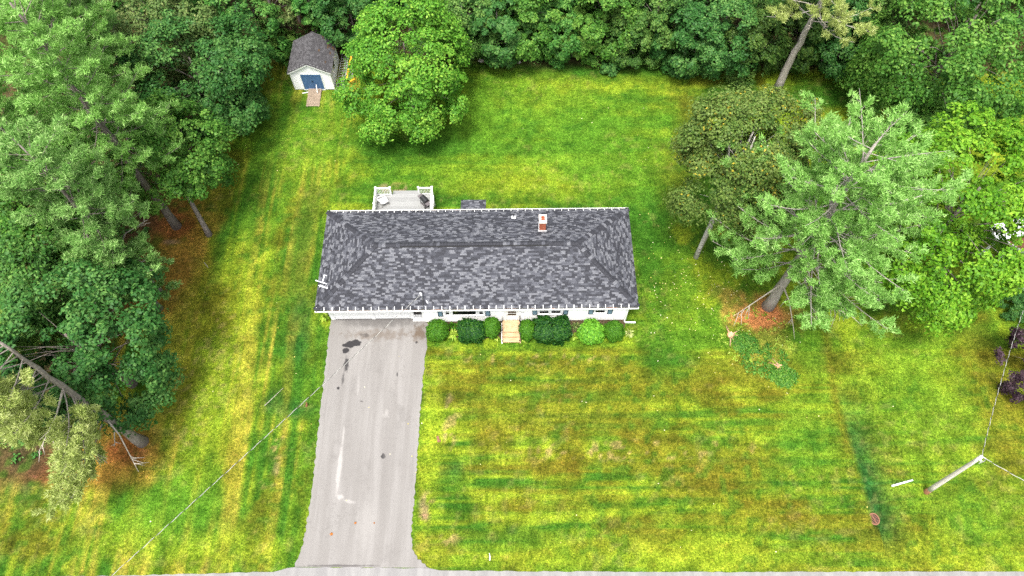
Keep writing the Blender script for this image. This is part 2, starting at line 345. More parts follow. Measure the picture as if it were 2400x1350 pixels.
def lawn_mat():
    m = bpy.data.materials.new('lawn_grass'); m.use_nodes = True
    n = m.node_tree.nodes; l = m.node_tree.links; b = n['Principled BSDF']
    at = n.new('ShaderNodeAttribute'); at.attribute_name = 'ground_colour'
    geo = n.new('ShaderNodeNewGeometry')
    def nz(scale, det, rough=0.6):
        t = n.new('ShaderNodeTexNoise'); t.inputs['Scale'].default_value = scale; t.inputs['Detail'].default_value = det; t.inputs['Roughness'].default_value = rough
        l.new(geo.outputs['Position'], t.inputs['Vector']); return t
    a, b2, c3 = nz(1.1, 8, 0.75), nz(4.5, 5, 0.7), nz(2.3, 8, 0.8)
    def ramp(src, lo, hi, c0, c1):
        r = n.new('ShaderNodeValToRGB'); r.color_ramp.elements[0].position = lo; r.color_ramp.elements[1].position = hi
        r.color_ramp.elements[0].color = c0; r.color_ramp.elements[1].color = c1; l.new(src.outputs['Fac'], r.inputs[0]); return r.outputs[0]
    def mul(x, y, mode='MULTIPLY', f=1.0):
        q = n.new('ShaderNodeMix'); q.data_type = 'RGBA'; q.blend_type = mode; q.inputs[0].default_value = f
        l.new(x, q.inputs[6]); l.new(y, q.inputs[7]); return q.outputs[2]
    col = mul(at.outputs['Color'], ramp(a, 0.30, 0.70, (0.46, 0.54, 0.5, 1), (1.6, 1.42, 1.7, 1)))
    col = mul(col, ramp(b2, 0.28, 0.70, (0.38, 0.46, 0.4, 1), (1.65, 1.55, 1.9, 1)))
    col = mul(col, ramp(c3, 0.54, 0.72, (1, 1, 1, 1), (1.6, 1.1, 1.8, 1)))
    col = mul(col, ramp(nz(10.0, 3, 0.8), 0.32, 0.68, (0.28, 0.36, 0.4, 1), (1.75, 1.66, 1.7, 1)))
    l.new(col, b.inputs['Base Color'])
    b.inputs['Roughness'].default_value = 0.95; b.inputs['Specular IOR Level'].default_value = 0.05
    bp = n.new('ShaderNodeBump'); bp.inputs['Strength'].default_value = 0.9; bp.inputs['Distance'].default_value = 0.12
    l.new(b2.outputs['Fac'], bp.inputs['Height']); l.new(bp.outputs[0], b.inputs['Normal'])
    return m
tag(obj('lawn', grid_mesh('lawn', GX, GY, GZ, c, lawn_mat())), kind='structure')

def wobble(pts, step, amp, seed):
    """a polyline resampled with a ragged edge"""
    rs = random.Random(seed); out = []
    for (a, b) in zip(pts[:-1], pts[1:]):
        a, b = np.array(a[:2]), np.array(b[:2]); L = np.linalg.norm(b - a); k = max(1, int(L / step)); nrm = np.array([-(b - a)[1], (b - a)[0]]) / max(L, 1e-6)
        for i in range(k): out.append(a + (b - a) * i / k + nrm * rs.uniform(-amp, amp))
    out.append(np.array(pts[-1][:2])); return [tuple(p) for p in out]

# pavement materials
def pave_mat(name, pave_marks, base, pale, dark):
    m = bpy.data.materials.new(name); m.use_nodes = True
    n = m.node_tree.nodes; l = m.node_tree.links; b = n['Principled BSDF']; geo = n.new('ShaderNodeNewGeometry'); pos = geo.outputs['Position']
    def nz(scale, det, vec=None, rough=0.6):
        t = n.new('ShaderNodeTexNoise'); t.inputs['Scale'].default_value = scale; t.inputs['Detail'].default_value = det; t.inputs['Roughness'].default_value = rough
        l.new(vec or pos, t.inputs['Vector']); return t.outputs['Fac']
    def mathn(op, x, y=None):
        q = n.new('ShaderNodeMath'); q.operation = op
        for i, s_ in enumerate((x, y)):
            if s_ is None: continue
            if isinstance(s_, (int, float)): q.inputs[i].default_value = s_
            else: l.new(s_, q.inputs[i])
        return q.outputs[0]
    def maprange(x, a, b_, c0=0.0, c1=1.0):
        q = n.new('ShaderNodeMapRange'); q.interpolation_type = 'SMOOTHSTEP'
        for i, v in enumerate((a, b_, c0, c1)): q.inputs[i + 1].default_value = v
        l.new(x, q.inputs[0]); return q.outputs[0]
    def mix(x, colr, f):
        q = n.new('ShaderNodeMix'); q.data_type = 'RGBA'; l.new(f, q.inputs[0])
        if isinstance(x, tuple): q.inputs[6].default_value = (*x, 1)
        else: l.new(x, q.inputs[6])
        q.inputs[7].default_value = (*colr, 1); return q.outputs[2]
    mp = n.new('ShaderNodeMapping'); mp.inputs['Scale'].default_value = (1.6, 0.12, 1); l.new(pos, mp.inputs[0])
    col = mix(base, pale, maprange(nz(1.0, 4, mp.outputs[0]), 0.38, 0.68))
    col = mix(col, dark, mathn('MULTIPLY', maprange(nz(0.55, 6), 0.56, 0.75), 0.45))
    col = mix(col, dark, mathn('MULTIPLY', maprange(nz(9, 3, None, 0.8), 0.56, 0.70), 0.5))
    col = mix(col, pale, mathn('MULTIPLY', maprange(nz(14, 2, None, 0.8), 0.56, 0.7), 0.6))
    wob = n.new('ShaderNodeTexNoise'); wob.inputs['Scale'].default_value = 3.0; wob.inputs['Detail'].default_value = 5; l.new(pos, wob.inputs['Vector'])
    dv_ = n.new('ShaderNodeVectorMath'); dv_.operation = 'SCALE'; dv_.inputs['Scale'].default_value = 1.6; l.new(wob.outputs['Color'], dv_.inputs[0])
    da = n.new('ShaderNodeVectorMath'); da.operation = 'ADD'; l.new(pos, da.inputs[0]); l.new(dv_.outputs[0], da.inputs[1])
    vo = n.new('ShaderNodeTexVoronoi'); vo.feature = 'DISTANCE_TO_EDGE'; vo.inputs['Scale'].default_value = 0.33; l.new(da.outputs[0], vo.inputs['Vector'])
    col = mix(col, dark, mathn('MULTIPLY', maprange(vo.outputs['Distance'], 0.012, 0.0), mathn('MULTIPLY', maprange(nz(0.21, 3), 0.45, 0.6), 0.55)))
    for (cx, cy, rx, ry, rot, colr, amt, ragged, solid) in pave_marks:
        mp2 = n.new('ShaderNodeMapping'); mp2.vector_type = 'TEXTURE'
        mp2.inputs['Location'].default_value = (cx, cy, 0); mp2.inputs['Rotation'].default_value = (0, 0, rot); mp2.inputs['Scale'].default_value = (rx, ry, 1e3)
        l.new(pos, mp2.inputs[0])
        ln = n.new('ShaderNodeVectorMath'); ln.operation = 'LENGTH'; l.new(mp2.outputs[0], ln.inputs[0])
        d = mathn('ADD', ln.outputs['Value'], mathn('MULTIPLY', mathn('SUBTRACT', wob.outputs['Fac'], 0.5), ragged))
        f = maprange(d, 1.0, 1.0 - solid, 0.0, amt)
        col = mix(col, colr, f)
    l.new(col, b.inputs['Base Color']); b.inputs['Roughness'].default_value = 0.9; b.inputs['Specular IOR Level'].default_value = 0.2
    bp = n.new('ShaderNodeBump'); bp.inputs['Strength'].default_value = 0.25; bp.inputs['Distance'].default_value = 0.01
    t = n.new('ShaderNodeTexNoise'); t.inputs['Scale'].default_value = 45; l.new(pos, t.inputs['Vector'])
    l.new(t.outputs['Fac'], bp.inputs['Height']); l.new(bp.outputs[0], b.inputs['Normal']); return m
def pave_mark(u, v, ru, rv, rot, colr, amt=0.9, ragged=1.5, solid=0.35):
    p = P(u, v); k = M(u, v); ky = abs(P(u, v - 1)[1] - P(u, v + 1)[1]) / 2
    return (p[0], p[1], ru * k, rv * ky, rot, colr, amt, ragged, solid)
OIL = (0.018, 0.017, 0.019); SCUFF = (0.265, 0.255, 0.245); BRN = (0.078, 0.053, 0.033); GRY = (0.085, 0.080, 0.077)
ST = [pave_mark(890, 748, 125, 26, 0, GRY, 0.75, 0.8, 0.6), pave_mark(890, 785, 110, 16, 0, BRN, 0.45, 2.2, 0.8), pave_mark(985, 780, 22, 26, 0, BRN, 0.75, 1.6, 0.7),  # first entry: greyer band along the garage front
      pave_mark(826, 806, 24, 9, 0.25, OIL, 0.95, 1.2, 0.2), pave_mark(810, 822, 9, 7, 0, OIL, 0.95, 1.0, 0.25), pave_mark(812, 854, 7, 22, 0.1, OIL, 0.85, 1.4, 0.5), pave_mark(804, 888, 4, 20, 0, OIL, 0.6, 1.8, 0.7), pave_mark(793, 910, 4, 4, 0, OIL, 0.9, 0.6, 0.3),
      pave_mark(898, 1070, 6, 7, 0, OIL, 0.95, 1.6, 0.2), pave_mark(976, 803, 3, 3, 0, OIL, 0.8, 1, 0.3), pave_mark(931, 878, 2.5, 6, 0, OIL, 0.7, 1, 0.5), pave_mark(847, 941, 5, 2, 0, OIL, 0.6, 1, 0.5), pave_mark(857, 785, 16, 6, 0, OIL, 0.5, 2.4, 0.8),
      pave_mark(805, 1020, 4, 30, 0.02, SCUFF, 0.7, 1.4, 0.8), pave_mark(795, 1100, 7, 75, 0.0, SCUFF, 0.85, 0.9, 0.6), pave_mark(797, 1165, 10, 8, 0, SCUFF, 0.9, 1.4, 0.6), pave_mark(820, 1176, 24, 6, -0.25, SCUFF, 0.7, 1.6, 0.8), pave_mark(840, 905, 4, 30, 0.03, SCUFF, 0.4, 1.4, 0.9), pave_mark(905, 970, 10, 12, 0.0, SCUFF, 0.5, 3.0, 0.9),
      pave_mark(860, 1230, 36, 90, 0.0, (0.23, 0.221, 0.212), 0.45, 0.8, 0.9), pave_mark(800, 1326, 120, 4, 0.0, (0.06, 0.055, 0.055), 0.8, 1.2, 0.8), pave_mark(900, 1120, 14, 190, 0.02, (0.132, 0.124, 0.118), 0.4, 0.9, 0.9)]
DRIVE_M = pave_mat('driveway_asphalt', ST, (0.158, 0.150, 0.143), (0.188, 0.180, 0.173), (0.104, 0.097, 0.092))
ROAD_M = pave_mat('road_asphalt', [], (0.165, 0.161, 0.161), (0.21, 0.206, 0.203), (0.09, 0.088, 0.088))
lft = [P(u, v) for u, v in ((690, 1328), (706, 1290), (716, 1245), (725, 1190), (738, 1090), (752, 950), (762, 870), (774, 760), (779, 742))]
rgt = [P(u, v) for u, v in ((1003, 742), (1001, 800), (985, 950), (976, 1100), (969, 1190), (964, 1250), (967, 1285), (980, 1310), (1006, 1331))]
dv = wobble(lft, 0.16, 0.06, 1) + wobble(rgt, 0.16, 0.06, 2)
b = MB(); b.prism(dv, -0.05, 0.030); tag(b.build('driveway', DRIVE_M), kind='structure')
edge = wobble([(-400, 5.4), (-60, 4.9), P(0, 1352), P(180, 1351), P(420, 1346), P(640, 1340), P(690, 1329), P(1006, 1332), P(1030, 1337), P(1200, 1339), P(1700, 1341), P(2400, 1339), (60, 5.2), (400, 5.4)], 0.4, 0.03, 3)
b = MB(); b.prism([(-400, -8)] + [(400, -8)] + edge[::-1], -0.05, 0.026); tag(b.build('road', ROAD_M), kind='structure')

# ------------------------------------------------------------------ the house
HL, HD, EZ, RZ = 11.50, 4.18, 2.70, 4.65          # eave half length, half depth, eave and ridge heights
RX = HL - 4.28
FY, BY, WL, WR, GJ = -4.0, 4.0, -10.95, 10.95, -3.98   # wall planes; GJ is where the garage front steps back
GYF = -3.60
house = thing('ranch_house', 'long white ranch house with a grey shingled hip roof and attached double garage', 'house', (HOUSE_O[0], HOUSE_O[1], 0), HOUSE_YAW)

def lap_siding(b, x0, x1, y, z0, z1, step=0.11, m=0, holes=()):
    """clapboards on a wall facing -y: every course leans out at its foot; holes are (xa, xb, za, zb)"""
    z = z0
    while z < z1 - 1e-6:
        zt = min(z + step, z1); segs = [(x0, x1)]
        for (xa, xb, za, zb) in holes:
            if za < (z + zt) / 2 < zb:
                new = []
                for (p, q) in segs:
                    if xb <= p or xa >= q: new.append((p, q))
                    else:
                        if xa > p: new.append((p, xa))
                        if xb < q: new.append((xb, q))
                segs = new
        for p, q in segs:
            b.quad([(p, y - 0.018, z), (q, y - 0.018, z), (q, y - 0.004, zt), (p, y - 0.004, zt)], m)
            b.quad([(p, y, z), (q, y, z), (q, y - 0.018, z), (p, y - 0.018, z)], m)
        z = zt

# walls: the solid behind the siding
b = MB()
b.box((GJ + 0.02, FY + 0.002, 0.24), (WR - 0.02, BY - 0.002, EZ - 0.16))
b.box((WL + 0.02, GYF + 0.002, 0.05), (GJ + 0.018, BY - 0.004, EZ - 0.16))
wall = b.build('wall', SIDING, house)
wins = [(-2.33, -2.02, 1.36, 2.30), (-1.83, -0.08, 1.34, 2.30), (0.10, 0.42, 1.36, 2.30), (4.47, 5.19, 1.42, 2.30), (5.33, 6.05, 1.42, 2.30), (8.52, 9.26, 1.45, 2.30)]
door = (1.92, 3.08, 0.30, 2.33)
b = MB(); lap_siding(b, GJ + 0.09, WR - 0.09, FY, 0.24, EZ - 0.16, 0.105, 0, [(a - 0.07, q + 0.07, z0 - 0.07, z1 + 0.07) for a, q, z0, z1 in wins] + [(door[0] - .03, door[1] + .03, door[2], door[3])])
tag(b.build('siding', SIDING, wall), kind='stuff')
for x in (GJ + 0.045, WR - 0.045):
    b = MB(); b.box((-0.045, FY - 0.03, 0.24), (0.045, FY + 0.06, EZ - 0.16)); b.build('corner_board', WHITE, wall, loc=(x, 0, 0))
b = MB(); b.box((GJ + 0.01, FY + 0.04, -0.35), (WR - 0.01, BY - 0.04, 0.238)); b.box((WL + 0.05, GYF + 0.05, -0.35), (GJ + 0.008, BY - 0.06, 0.045)); b.build('foundation', CONC, house)

def window(x0, x1, z0, z1, sashes=1, rail=True):
    w_ = MB(); y = FY
    for a, q in (((x0 - 0.07, y - 0.045, z0 - 0.06), (x1 + 0.07, y - 0.02, z0)), ((x0 - 0.07, y - 0.045, z1), (x1 + 0.07, y - 0.02, z1 + 0.07)),
                 ((x0 - 0.07, y - 0.045, z0), (x0, y - 0.02, z1)), ((x1, y - 0.045, z0), (x1 + 0.07, y - 0.02, z1))): w_.box(a, q)
    o = w_.build('window', WHITE, house)
    s_ = MB(); s_.box((x0 - 0.09, y - 0.085, z0 - 0.10), (x1 + 0.09, y - 0.021, z0 - 0.061)); s_.build('sill', WHITE, o)
    g = MB(); g.box((x0 + 0.03, y - 0.016, z0 + 0.03), (x1 - 0.03, y - 0.010, z1 - 0.03)); g.build('pane', GLASS, o)
    f = MB()
    for a, q in (((x0, y - 0.032, z0), (x1, y - 0.008, z0 + 0.035)), ((x0, y - 0.032, z1 - 0.035), (x1, y - 0.008, z1)), ((x0, y - 0.032, z0 + 0.035), (x0 + 0.035, y - 0.008, z1 - 0.035)), ((x1 - 0.035, y - 0.032, z0 + 0.035), (x1, y - 0.008, z1 - 0.035))): f.box(a, q)
    if rail: f.box((x0 + 0.036, y - 0.034, (z0 + z1) / 2 - 0.02), (x1 - 0.036, y - 0.006, (z0 + z1) / 2 + 0.02))
    f.build('sash', WHITE, o)
for i, (x0, x1, z0, z1) in enumerate(wins): window(x0, x1, z0, z1, rail=i != 1)
def shutter(x, wd, z0, z1):
    b = MB(); y = FY - 0.02; t = 0.05
    for a, q in (((-wd / 2, y - 0.035, z0), (wd / 2, y, z0 + t)), ((-wd / 2, y - 0.035, z1 - t), (wd / 2, y, z1)), ((-wd / 2, y - 0.035, z0 + t), (-wd / 2 + t, y, z1 - t)), ((wd / 2 - t, y - 0.035, z0 + t), (wd / 2, y, z1 - t))): b.box(a, q)
    o = b.build('shutter', SHUT, house, loc=(x, 0, 0)); s_ = MB(); z = z0 + t
    while z < z1 - t - 0.02:
        s_.quad([(-wd / 2 + t, y - 0.028, z), (wd / 2 - t, y - 0.028, z), (wd / 2 - t, y - 0.006, z + 0.04), (-wd / 2 + t, y - 0.006, z + 0.04)]); z += 0.036
    tag(s_.build('louvres', SHUTP, o), kind='stuff')
for x, z0 in ((-2.70, 1.16), (0.74, 1.18), (4.16, 1.29), (6.39, 1.29), (8.23, 1.28), (9.62, 1.28)): shutter(x, 0.36, z0, 2.32)

# front door
b = MB(); x0, x1, z0, z1 = door
for a, q in (((x0, FY - 0.06, z0), (x0 + 0.16, FY - 0.012, z1)), ((x1 - 0.16, FY - 0.06, z0), (x1, FY - 0.012, z1)), ((x0 + 0.16, FY - 0.06, z1 - 0.1), (x1 - 0.16, FY - 0.012, z1))): b.box(a, q)
fd = b.build('front_door', WHITE, house)
b = MB(); xa, xb = x0 + 0.165, x1 - 0.165
b.box((xa, FY - 0.035, z0 + 0.05), (xb, FY - 0.012, 1.14)); b.box((xa, FY - 0.035, 1.141), (xa + 0.11, FY - 0.012, z1 - 0.105)); b.box((xb - 0.11, FY - 0.035, 1.141), (xb, FY - 0.012, z1 - 0.105))
for z in (1.50, 1.86): b.box((xa + 0.112, FY - 0.035, z), (xb - 0.112, FY - 0.015, z + 0.05))
b.box((xa + 0.12, FY - 0.045, 0.62), (xb - 0.12, FY - 0.0355, 0.64)); b.box((xa + 0.12, FY - 0.045, 1.02), (xb - 0.12, FY - 0.0355, 1.04))
b.build('storm_door', WHITE, fd)
b = MB(); b.box((xa + 0.11, FY - 0.022, 1.14), (xb - 0.11, FY - 0.013, z1 - 0.105)); b.build('pane', GLASS, fd)
b = MB(); b.box((xa - 0.02, FY - 0.09, z0), (xb + 0.02, FY - 0.012, z0 + 0.045)); b.build('threshold', GREYMETAL, fd)
b = MB(); b.tube([(xa + 0.06, FY - 0.04, 1.30), (xa + 0.06, FY - 0.09, 1.30), (xa + 0.06, FY - 0.09, 1.18)], 0.018, 6); b.build('handle', IRON, fd)
# two small dark digits beside the door, and the bell lamp
def digit_seven(x):
    b = MB(); b.box((x, FY - 0.035, 1.70), (x + 0.085, FY - 0.02, 1.725)); b.bar((x + 0.075, FY - 0.027, 1.70), (x + 0.025, FY - 0.027, 1.56), 0.015, 0.026); b.build('house_number', IRON, house)
digit_seven(3.17); digit_seven(3.31)
b = MB(); b.box((1.45, FY - 0.05, 1.98), (1.51, FY - 0.02, 2.06)); b.build('doorbell_lamp', IRON, house)

# garage front: posts, two overhead doors, and the small side door with a dark light over a grey panel
y = GYF
for x0, x1 in ((-10.97, -10.66), (-7.94, -7.66), (-5.02, -4.80), (-4.10, -3.99)):
    b = MB(); b.box((x0, y - 0.07, 0.04), (x1, y, EZ - 0.16)); b.build('door_post', WHITE, house)
def overhead(x0, x1):
    b = MB(); b.box((x0, y - 0.03, 0.05), (x1, y - 0.002, 2.25)); o = b.build('garage_door', WHITE, house)
    for r in range(4):
        for k in range(4):
            wd = (x1 - x0) / 4; p = MB(); p.box((x0 + k * wd + 0.07, y - 0.042, 0.13 + r * 0.54), (x0 + (k + 1) * wd - 0.07, y - 0.031, 0.50 + r * 0.54)); p.build('panel', WHITE, o)
    h = MB(); h.box((x0, y - 0.05, 0.035), (x1, y - 0.004, 0.049)); h.build('weather_strip', DARK, o)
overhead(-10.655, -7.945); overhead(-7.655, -5.025)
b = MB(); b.box((-4.795, y - 0.04, 0.10), (-4.105, y - 0.004, 0.16)); b.box((-4.795, y - 0.04, 0.161), (-4.745, y - 0.004, 2.2)); b.box((-4.155, y - 0.04, 0.161), (-4.105, y - 0.004, 2.2)); b.box((-4.744, y - 0.04, 0.55), (-4.156, y - 0.004, 0.61))
sd = b.build('side_door', WHITE, house)
b = MB(); b.box((-4.744, y - 0.02, 0.612), (-4.156, y - 0.010, 2.2)); b.build('pane', GLASS, sd)
b = MB(); b.box((-4.744, y - 0.025, 0.162), (-4.156, y - 0.008, 0.548)); b.build('panel', GREYMETAL, sd)
b = MB(); b.box((-4.86, y - 0.28, -0.05), (-4.05, y - 0.072, 0.09)); b.build('doorstep', WHITE, sd)

# roof base, fascia, gutters
b = MB(); k = 0.03
E4 = [(-HL + k, -HD + k), (HL - k, -HD + k), (HL - k, HD - k), (-HL + k, HD - k)]
v = [(x, y_, EZ - 0.02) for x, y_ in E4] + [(-RX, 0, RZ - 0.03), (RX, 0, RZ - 0.03)]
for f in ((0, 1, 5, 4), (1, 2, 5), (2, 3, 4, 5), (3, 0, 4), (3, 2, 1, 0)): b.quad([v[i] for i in f])
roof = b.build('roof', UNDER, house)
for nm, a, q in (('fascia', (-HL + .06, -HD + .06, EZ - .17), (HL - .06, -HD + .10, EZ - .025)), ('fascia', (-HL + .06, HD - .10, EZ - .17), (HL - .06, HD - .06, EZ - .025)),
                 ('fascia', (-HL + .06, -HD + .101, EZ - .17), (-HL + .10, HD - .101, EZ - .025)), ('fascia', (HL - .10, -HD + .101, EZ - .17), (HL - .06, HD - .101, EZ - .025))):
    b = MB(); b.box(a, q); b.build(nm, WHITE, house)
b = MB(); b.box((-HL + .101, -HD + .101, EZ - .165), (HL - .101, HD - .101, EZ - .158)); b.build('soffit', WHITE, house)
DEBRIS = mat('gutter_debris', (0.02, 0.016, 0.013), 0.95, c2=(0.26, 0.13, 0.08), scale=1.6, detail=8, lo=0.5, hi=0.66)
def gutter(s):
    b = MB(); y0 = s * (HD - 0.01); y1 = s * (HD + 0.13)
    a, q = min(y0, y1), max(y0, y1)
    b.box((-HL - .02, a, EZ - .15), (HL + .02, q, EZ - .14)); yo = y1; yi = y1 - s * .022
    b.box((-HL - .02, min(yo, yi), EZ - .139), (HL + .02, max(yo, yi), EZ - .012))
    b.box((-HL - .02, a, EZ - .139), (-HL, min(yi, q), EZ - .03)) if s < 0 else b.box((-HL - .02, a, EZ - .139), (-HL, yi, EZ - .03))
    b.box((HL, a if s > 0 else yi, EZ - .139), (HL + .02, yi if s > 0 else q, EZ - .03))
    lip = y1 - s * .03
    b.box((-HL - .02, min(yo, lip) , EZ - .011), (HL + .02, max(yo, lip), EZ - .003))
    g = b.build('gutter', WHITE, house)
    t = MB(); y2, y3 = y0, y1 - s * .024
    t.box((-HL + .01, min(y2, y3), EZ - .139), (HL - .01, max(y2, y3), EZ - .10)); tag(t.build('gutter_debris', DEBRIS, g), kind='stuff')
    sb = MB(); sl = (RZ - EZ) / HD; L = 0.17
    yl = y1 - s * .01; yu = s * (HD - L)
    sb.bar((0, yl, EZ + .002), (0, s * HD, EZ + .028), 0.036, 0.012); sb.bar((0, s * HD, EZ + .028), (0, yu, EZ + .028 + L * sl), 0.036, 0.012)
    me = sb.mesh('gutter_strap', WHITE); n = 42
    for i in range(n):
        x = -HL + .12 + (2 * HL - .24) * i / (n - 1) + random.uniform(-.03, .03)
        o = obj('gutter_strap', me, house, (x, 0, 0)); o.rotation_euler = (0, 0, 0)
gutter(-1); gutter(1)
b = MB(); xd = WR - 0.10   # downspout at the right front corner with its long foot
b.box((xd - .05, FY - .13, 0.16), (xd + .05, FY - .035, EZ - .20)); b.bar((xd, FY - .085, EZ - .19), (xd, -HD - .05, EZ - .10), .09, .07)
b.bar((xd, FY - .085, 0.16), (xd + .10, FY - .16, 0.05), .10, .09); b.bar((xd + .08, FY - .16, 0.05), (xd + .85, FY - .18, 0.04), .10, .09)
b.build('downspout', WHITE, house)

# shingles: 0.13 m courses of tabs in four greys
def slope(name_axis):
    pass
rs = random.Random(5)
EXPO = 0.131; SL = math.hypot(HD, RZ - EZ); NC = int(SL / EXPO)
def slope_frame(side):
    """origin at the eave centre, s along the eave, t up the slope, n out of it; half length of the eave, of the top"""
    ct, st = HD / SL, (RZ - EZ) / SL
    if side == 'front': return Vector((0, -HD, EZ)), Vector((1, 0, 0)), Vector((0, ct, st)), Vector((0, -st, ct)), HL, RX
    if side == 'rear': return Vector((0, HD, EZ)), Vector((-1, 0, 0)), Vector((0, -ct, st)), Vector((0, st, ct)), HL, RX
    if side == 'left': return Vector((-HL, 0, EZ)), Vector((0, -1, 0)), Vector((ct, 0, st)), Vector((-st, 0, ct)), HD, 0
    return Vector((HL, 0, EZ)), Vector((0, 1, 0)), Vector((-ct, 0, st)), Vector((st, 0, ct)), HD, 0
tabs = []; prev = 1
for side in ('front', 'rear', 'left', 'right'):
    o, s_, t_2, n_, h0, h1 = slope_frame(side)
    for r in range(NC + 1):
        ta, tb = r * EXPO - (0.02 if r == 0 else 0), min((r + 1) * EXPO + 0.02, SL)
        half = h0 + (h1 - h0) * ((ta + tb) / 2) / SL
        x = -half; off = rs.uniform(0, 0.3)
        first = True
        while x < half - 0.03:
            wd = rs.choice((0.16, 0.21, 0.26, 0.32, 0.38)) * rs.uniform(0.85, 1.15)
            if first: wd = max(0.12, wd - off); first = False
            q = min(x + wd, half)
            g = float(vnoise(np.array([x * 0.55 + r * 0.05]), np.array([r * 0.20]), {'front': 1, 'rear': 2, 'left': 3, 'right': 4}[side])[0])
            g = 0.80 * rs.random() + 0.20 * g + 0.0
            m = 0 if g < 0.34 else 1 if g < 0.52 else 2 if g < 0.69 else 3
            m = rs.choice((0, 0, 2, 1)) if (m == prev and m == 3 and rs.random() < .5) else m; prev = m
            th = rs.choice((0.008, 0.012, 0.020))
            tabs.append((side, o, s_, t_2, n_, x, q, ta, tb, m, th)); x = q
def add_tab(b, tb_, m):
    side, o, s_, t_2, n_, x0, x1, ta, tb, _, th = tb_
    p = lambda x, t, h: tuple(o + s_ * x + t_2 * t + n_ * h)
    k = len(b.v); b.v += [p(x0, ta, -.02), p(x1, ta, -.02), p(x1, tb, -.02), p(x0, tb, -.02), p(x0, ta, th + .006), p(x1, ta, th + .006), p(x1, tb, .003), p(x0, tb, .003)]
    for f in ((4, 5, 6, 7), (0, 1, 5, 4), (1, 2, 6, 5), (3, 0, 4, 7)): b.f.append(tuple(k + i for i in f)); b.m.append(m)
big = sorted([t for t in tabs if t[0] == 'front'], key=lambda t: -(t[6] - t[5]))[:300]
ids = set(id(t) for t in big)
b = MB()
for t in tabs:
    if id(t) not in ids: add_tab(b, t, t[9])
tag(b.build('shingles', SH, roof), kind='stuff')
shared = {}
for t in big:        # alike pieces share a mesh: widths rounded, laid at their own place
    wd = t[6] - t[5]; key = (round(wd, 2), t[9], t[10])
    if key not in shared:
        q = MB(); z = (t[0], Vector((0, 0, 0)), t[2], t[3], t[4], 0.0, wd, 0.0, EXPO + .02, t[9], t[10]); add_tab(q, z, 0); shared[key] = q.mesh('shingle', SH[t[9]])
    obj('shingle', shared[key], roof, t[1] + t[2] * t[5] + t[3] * t[7])
# hip and ridge caps: folded pieces lapped up the hips
def caps(p, q, n1_, n2_, step=0.25, w_=0.21):
    p, q = Vector(p), Vector(q); d = (q - p); L = d.length; d.normalize()
    e1 = d.cross(Vector(n1_)).normalized(); e2 = d.cross(Vector(n2_)).normalized()
    if e1.dot(e2) > 0: e2 = -e2
    mid = (Vector(n1_) + Vector(n2_)).normalized()
    # arms run down each slope from the fold
    if e1.z > 0: e1 = -e1
    if e2.z > 0: e2 = -e2
    mes = []
    for m in range(4):
        b = MB()
        for e in (e1, e2):
            A, B = Vector((0, 0, 0)) + mid * .085, d * (step + .06) + mid * .030
            pts = [A, B, B + e * w_ - mid * .004, A + e * w_ - mid * .004]
            if (pts[1] - pts[0]).cross(pts[2] - pts[0]).dot(mid) < 0: pts = pts[::-1]
            b.quad(pts); b.quad([A, A + e * w_ - mid * .004, A + e * w_ - mid * .05, A - mid * .05])
            b.quad([A + e * w_ - mid * .004, B + e * w_ - mid * .004, B + e * w_ - mid * .06, A + e * w_ - mid * .06])
        mes.append(b.mesh('ridge_cap', SH[m]))
    for i in range(int(L / step)):
        obj('ridge_cap', mes[(0, 0, 1, 0, 3, 0, 0, 2, 0, 0)[(i * 7 + rs.randint(0, 1)) % 10]], roof, p + d * step * i)
FN, BN, LN, RN = [slope_frame(s)[3] for s in ('front', 'rear', 'left', 'right')]
caps((-HL, -HD, EZ), (-RX, 0, RZ), FN, LN); caps((-HL, HD, EZ), (-RX, 0, RZ), BN, LN)
caps((HL, -HD, EZ), (RX, 0, RZ), FN, RN); caps((HL, HD, EZ), (RX, 0, RZ), BN, RN)
caps((-RX, 0, RZ), (-5.45, 0, RZ), FN, BN); caps((RX, 0, RZ), (5.15, 0, RZ), FN, BN); caps((5.15, 0, RZ + .035), (-5.45, 0, RZ + .035), FN, BN, w_=.15)
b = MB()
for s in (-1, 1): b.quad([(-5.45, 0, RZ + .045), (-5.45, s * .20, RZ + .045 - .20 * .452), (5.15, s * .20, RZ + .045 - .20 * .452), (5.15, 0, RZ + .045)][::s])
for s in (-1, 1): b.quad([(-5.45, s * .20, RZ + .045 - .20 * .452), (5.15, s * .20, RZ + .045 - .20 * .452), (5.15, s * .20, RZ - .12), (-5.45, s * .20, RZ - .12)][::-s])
b.build('ridge_vent', DARK, roof)  # widened past the caps, painting in the dark line of its shaded gap

# chimney on the rear slope
cx, cy, cw, cd, ct_ = 4.80, 1.50, 0.23, 0.62, 5.02
b = MB(); b.box((cx - cw + .01, cy + .01, 3.6), (cx + cw - .01, cy + cd - .01, ct_ - .06)); ch = b.build('chimney', MORTAR, house)
b = MB(); z = 3.72; r = 0
while z < ct_ - .13:
    for (a, q, face) in ((cx - cw, cx + cw, 'f'), (cx - cw, cx + cw, 'r'), (cy + .105, cy + cd - .105, 's'), (cy + .105, cy + cd - .105, 't')):
        x = a - (0.1 if r % 2 else 0)
        while x < q:
            u0, u1 = max(x, a), min(x + .195, q)
            if u1 - u0 > .03:
                if face == 'f': b.box((u0, cy, z), (u1, cy + .1, z + .062))
                elif face == 'r': b.box((u0, cy + cd - .1, z), (u1, cy + cd, z + .062))
                elif face == 's': b.box((cx - cw, u0, z), (cx - cw + .1, u1, z + .062))
                else: b.box((cx + cw - .1, u0, z), (cx + cw, u1, z + .062))
            x += .207
    z += .075; r += 1
tag(b.build('bricks', BRICK, ch), kind='stuff')
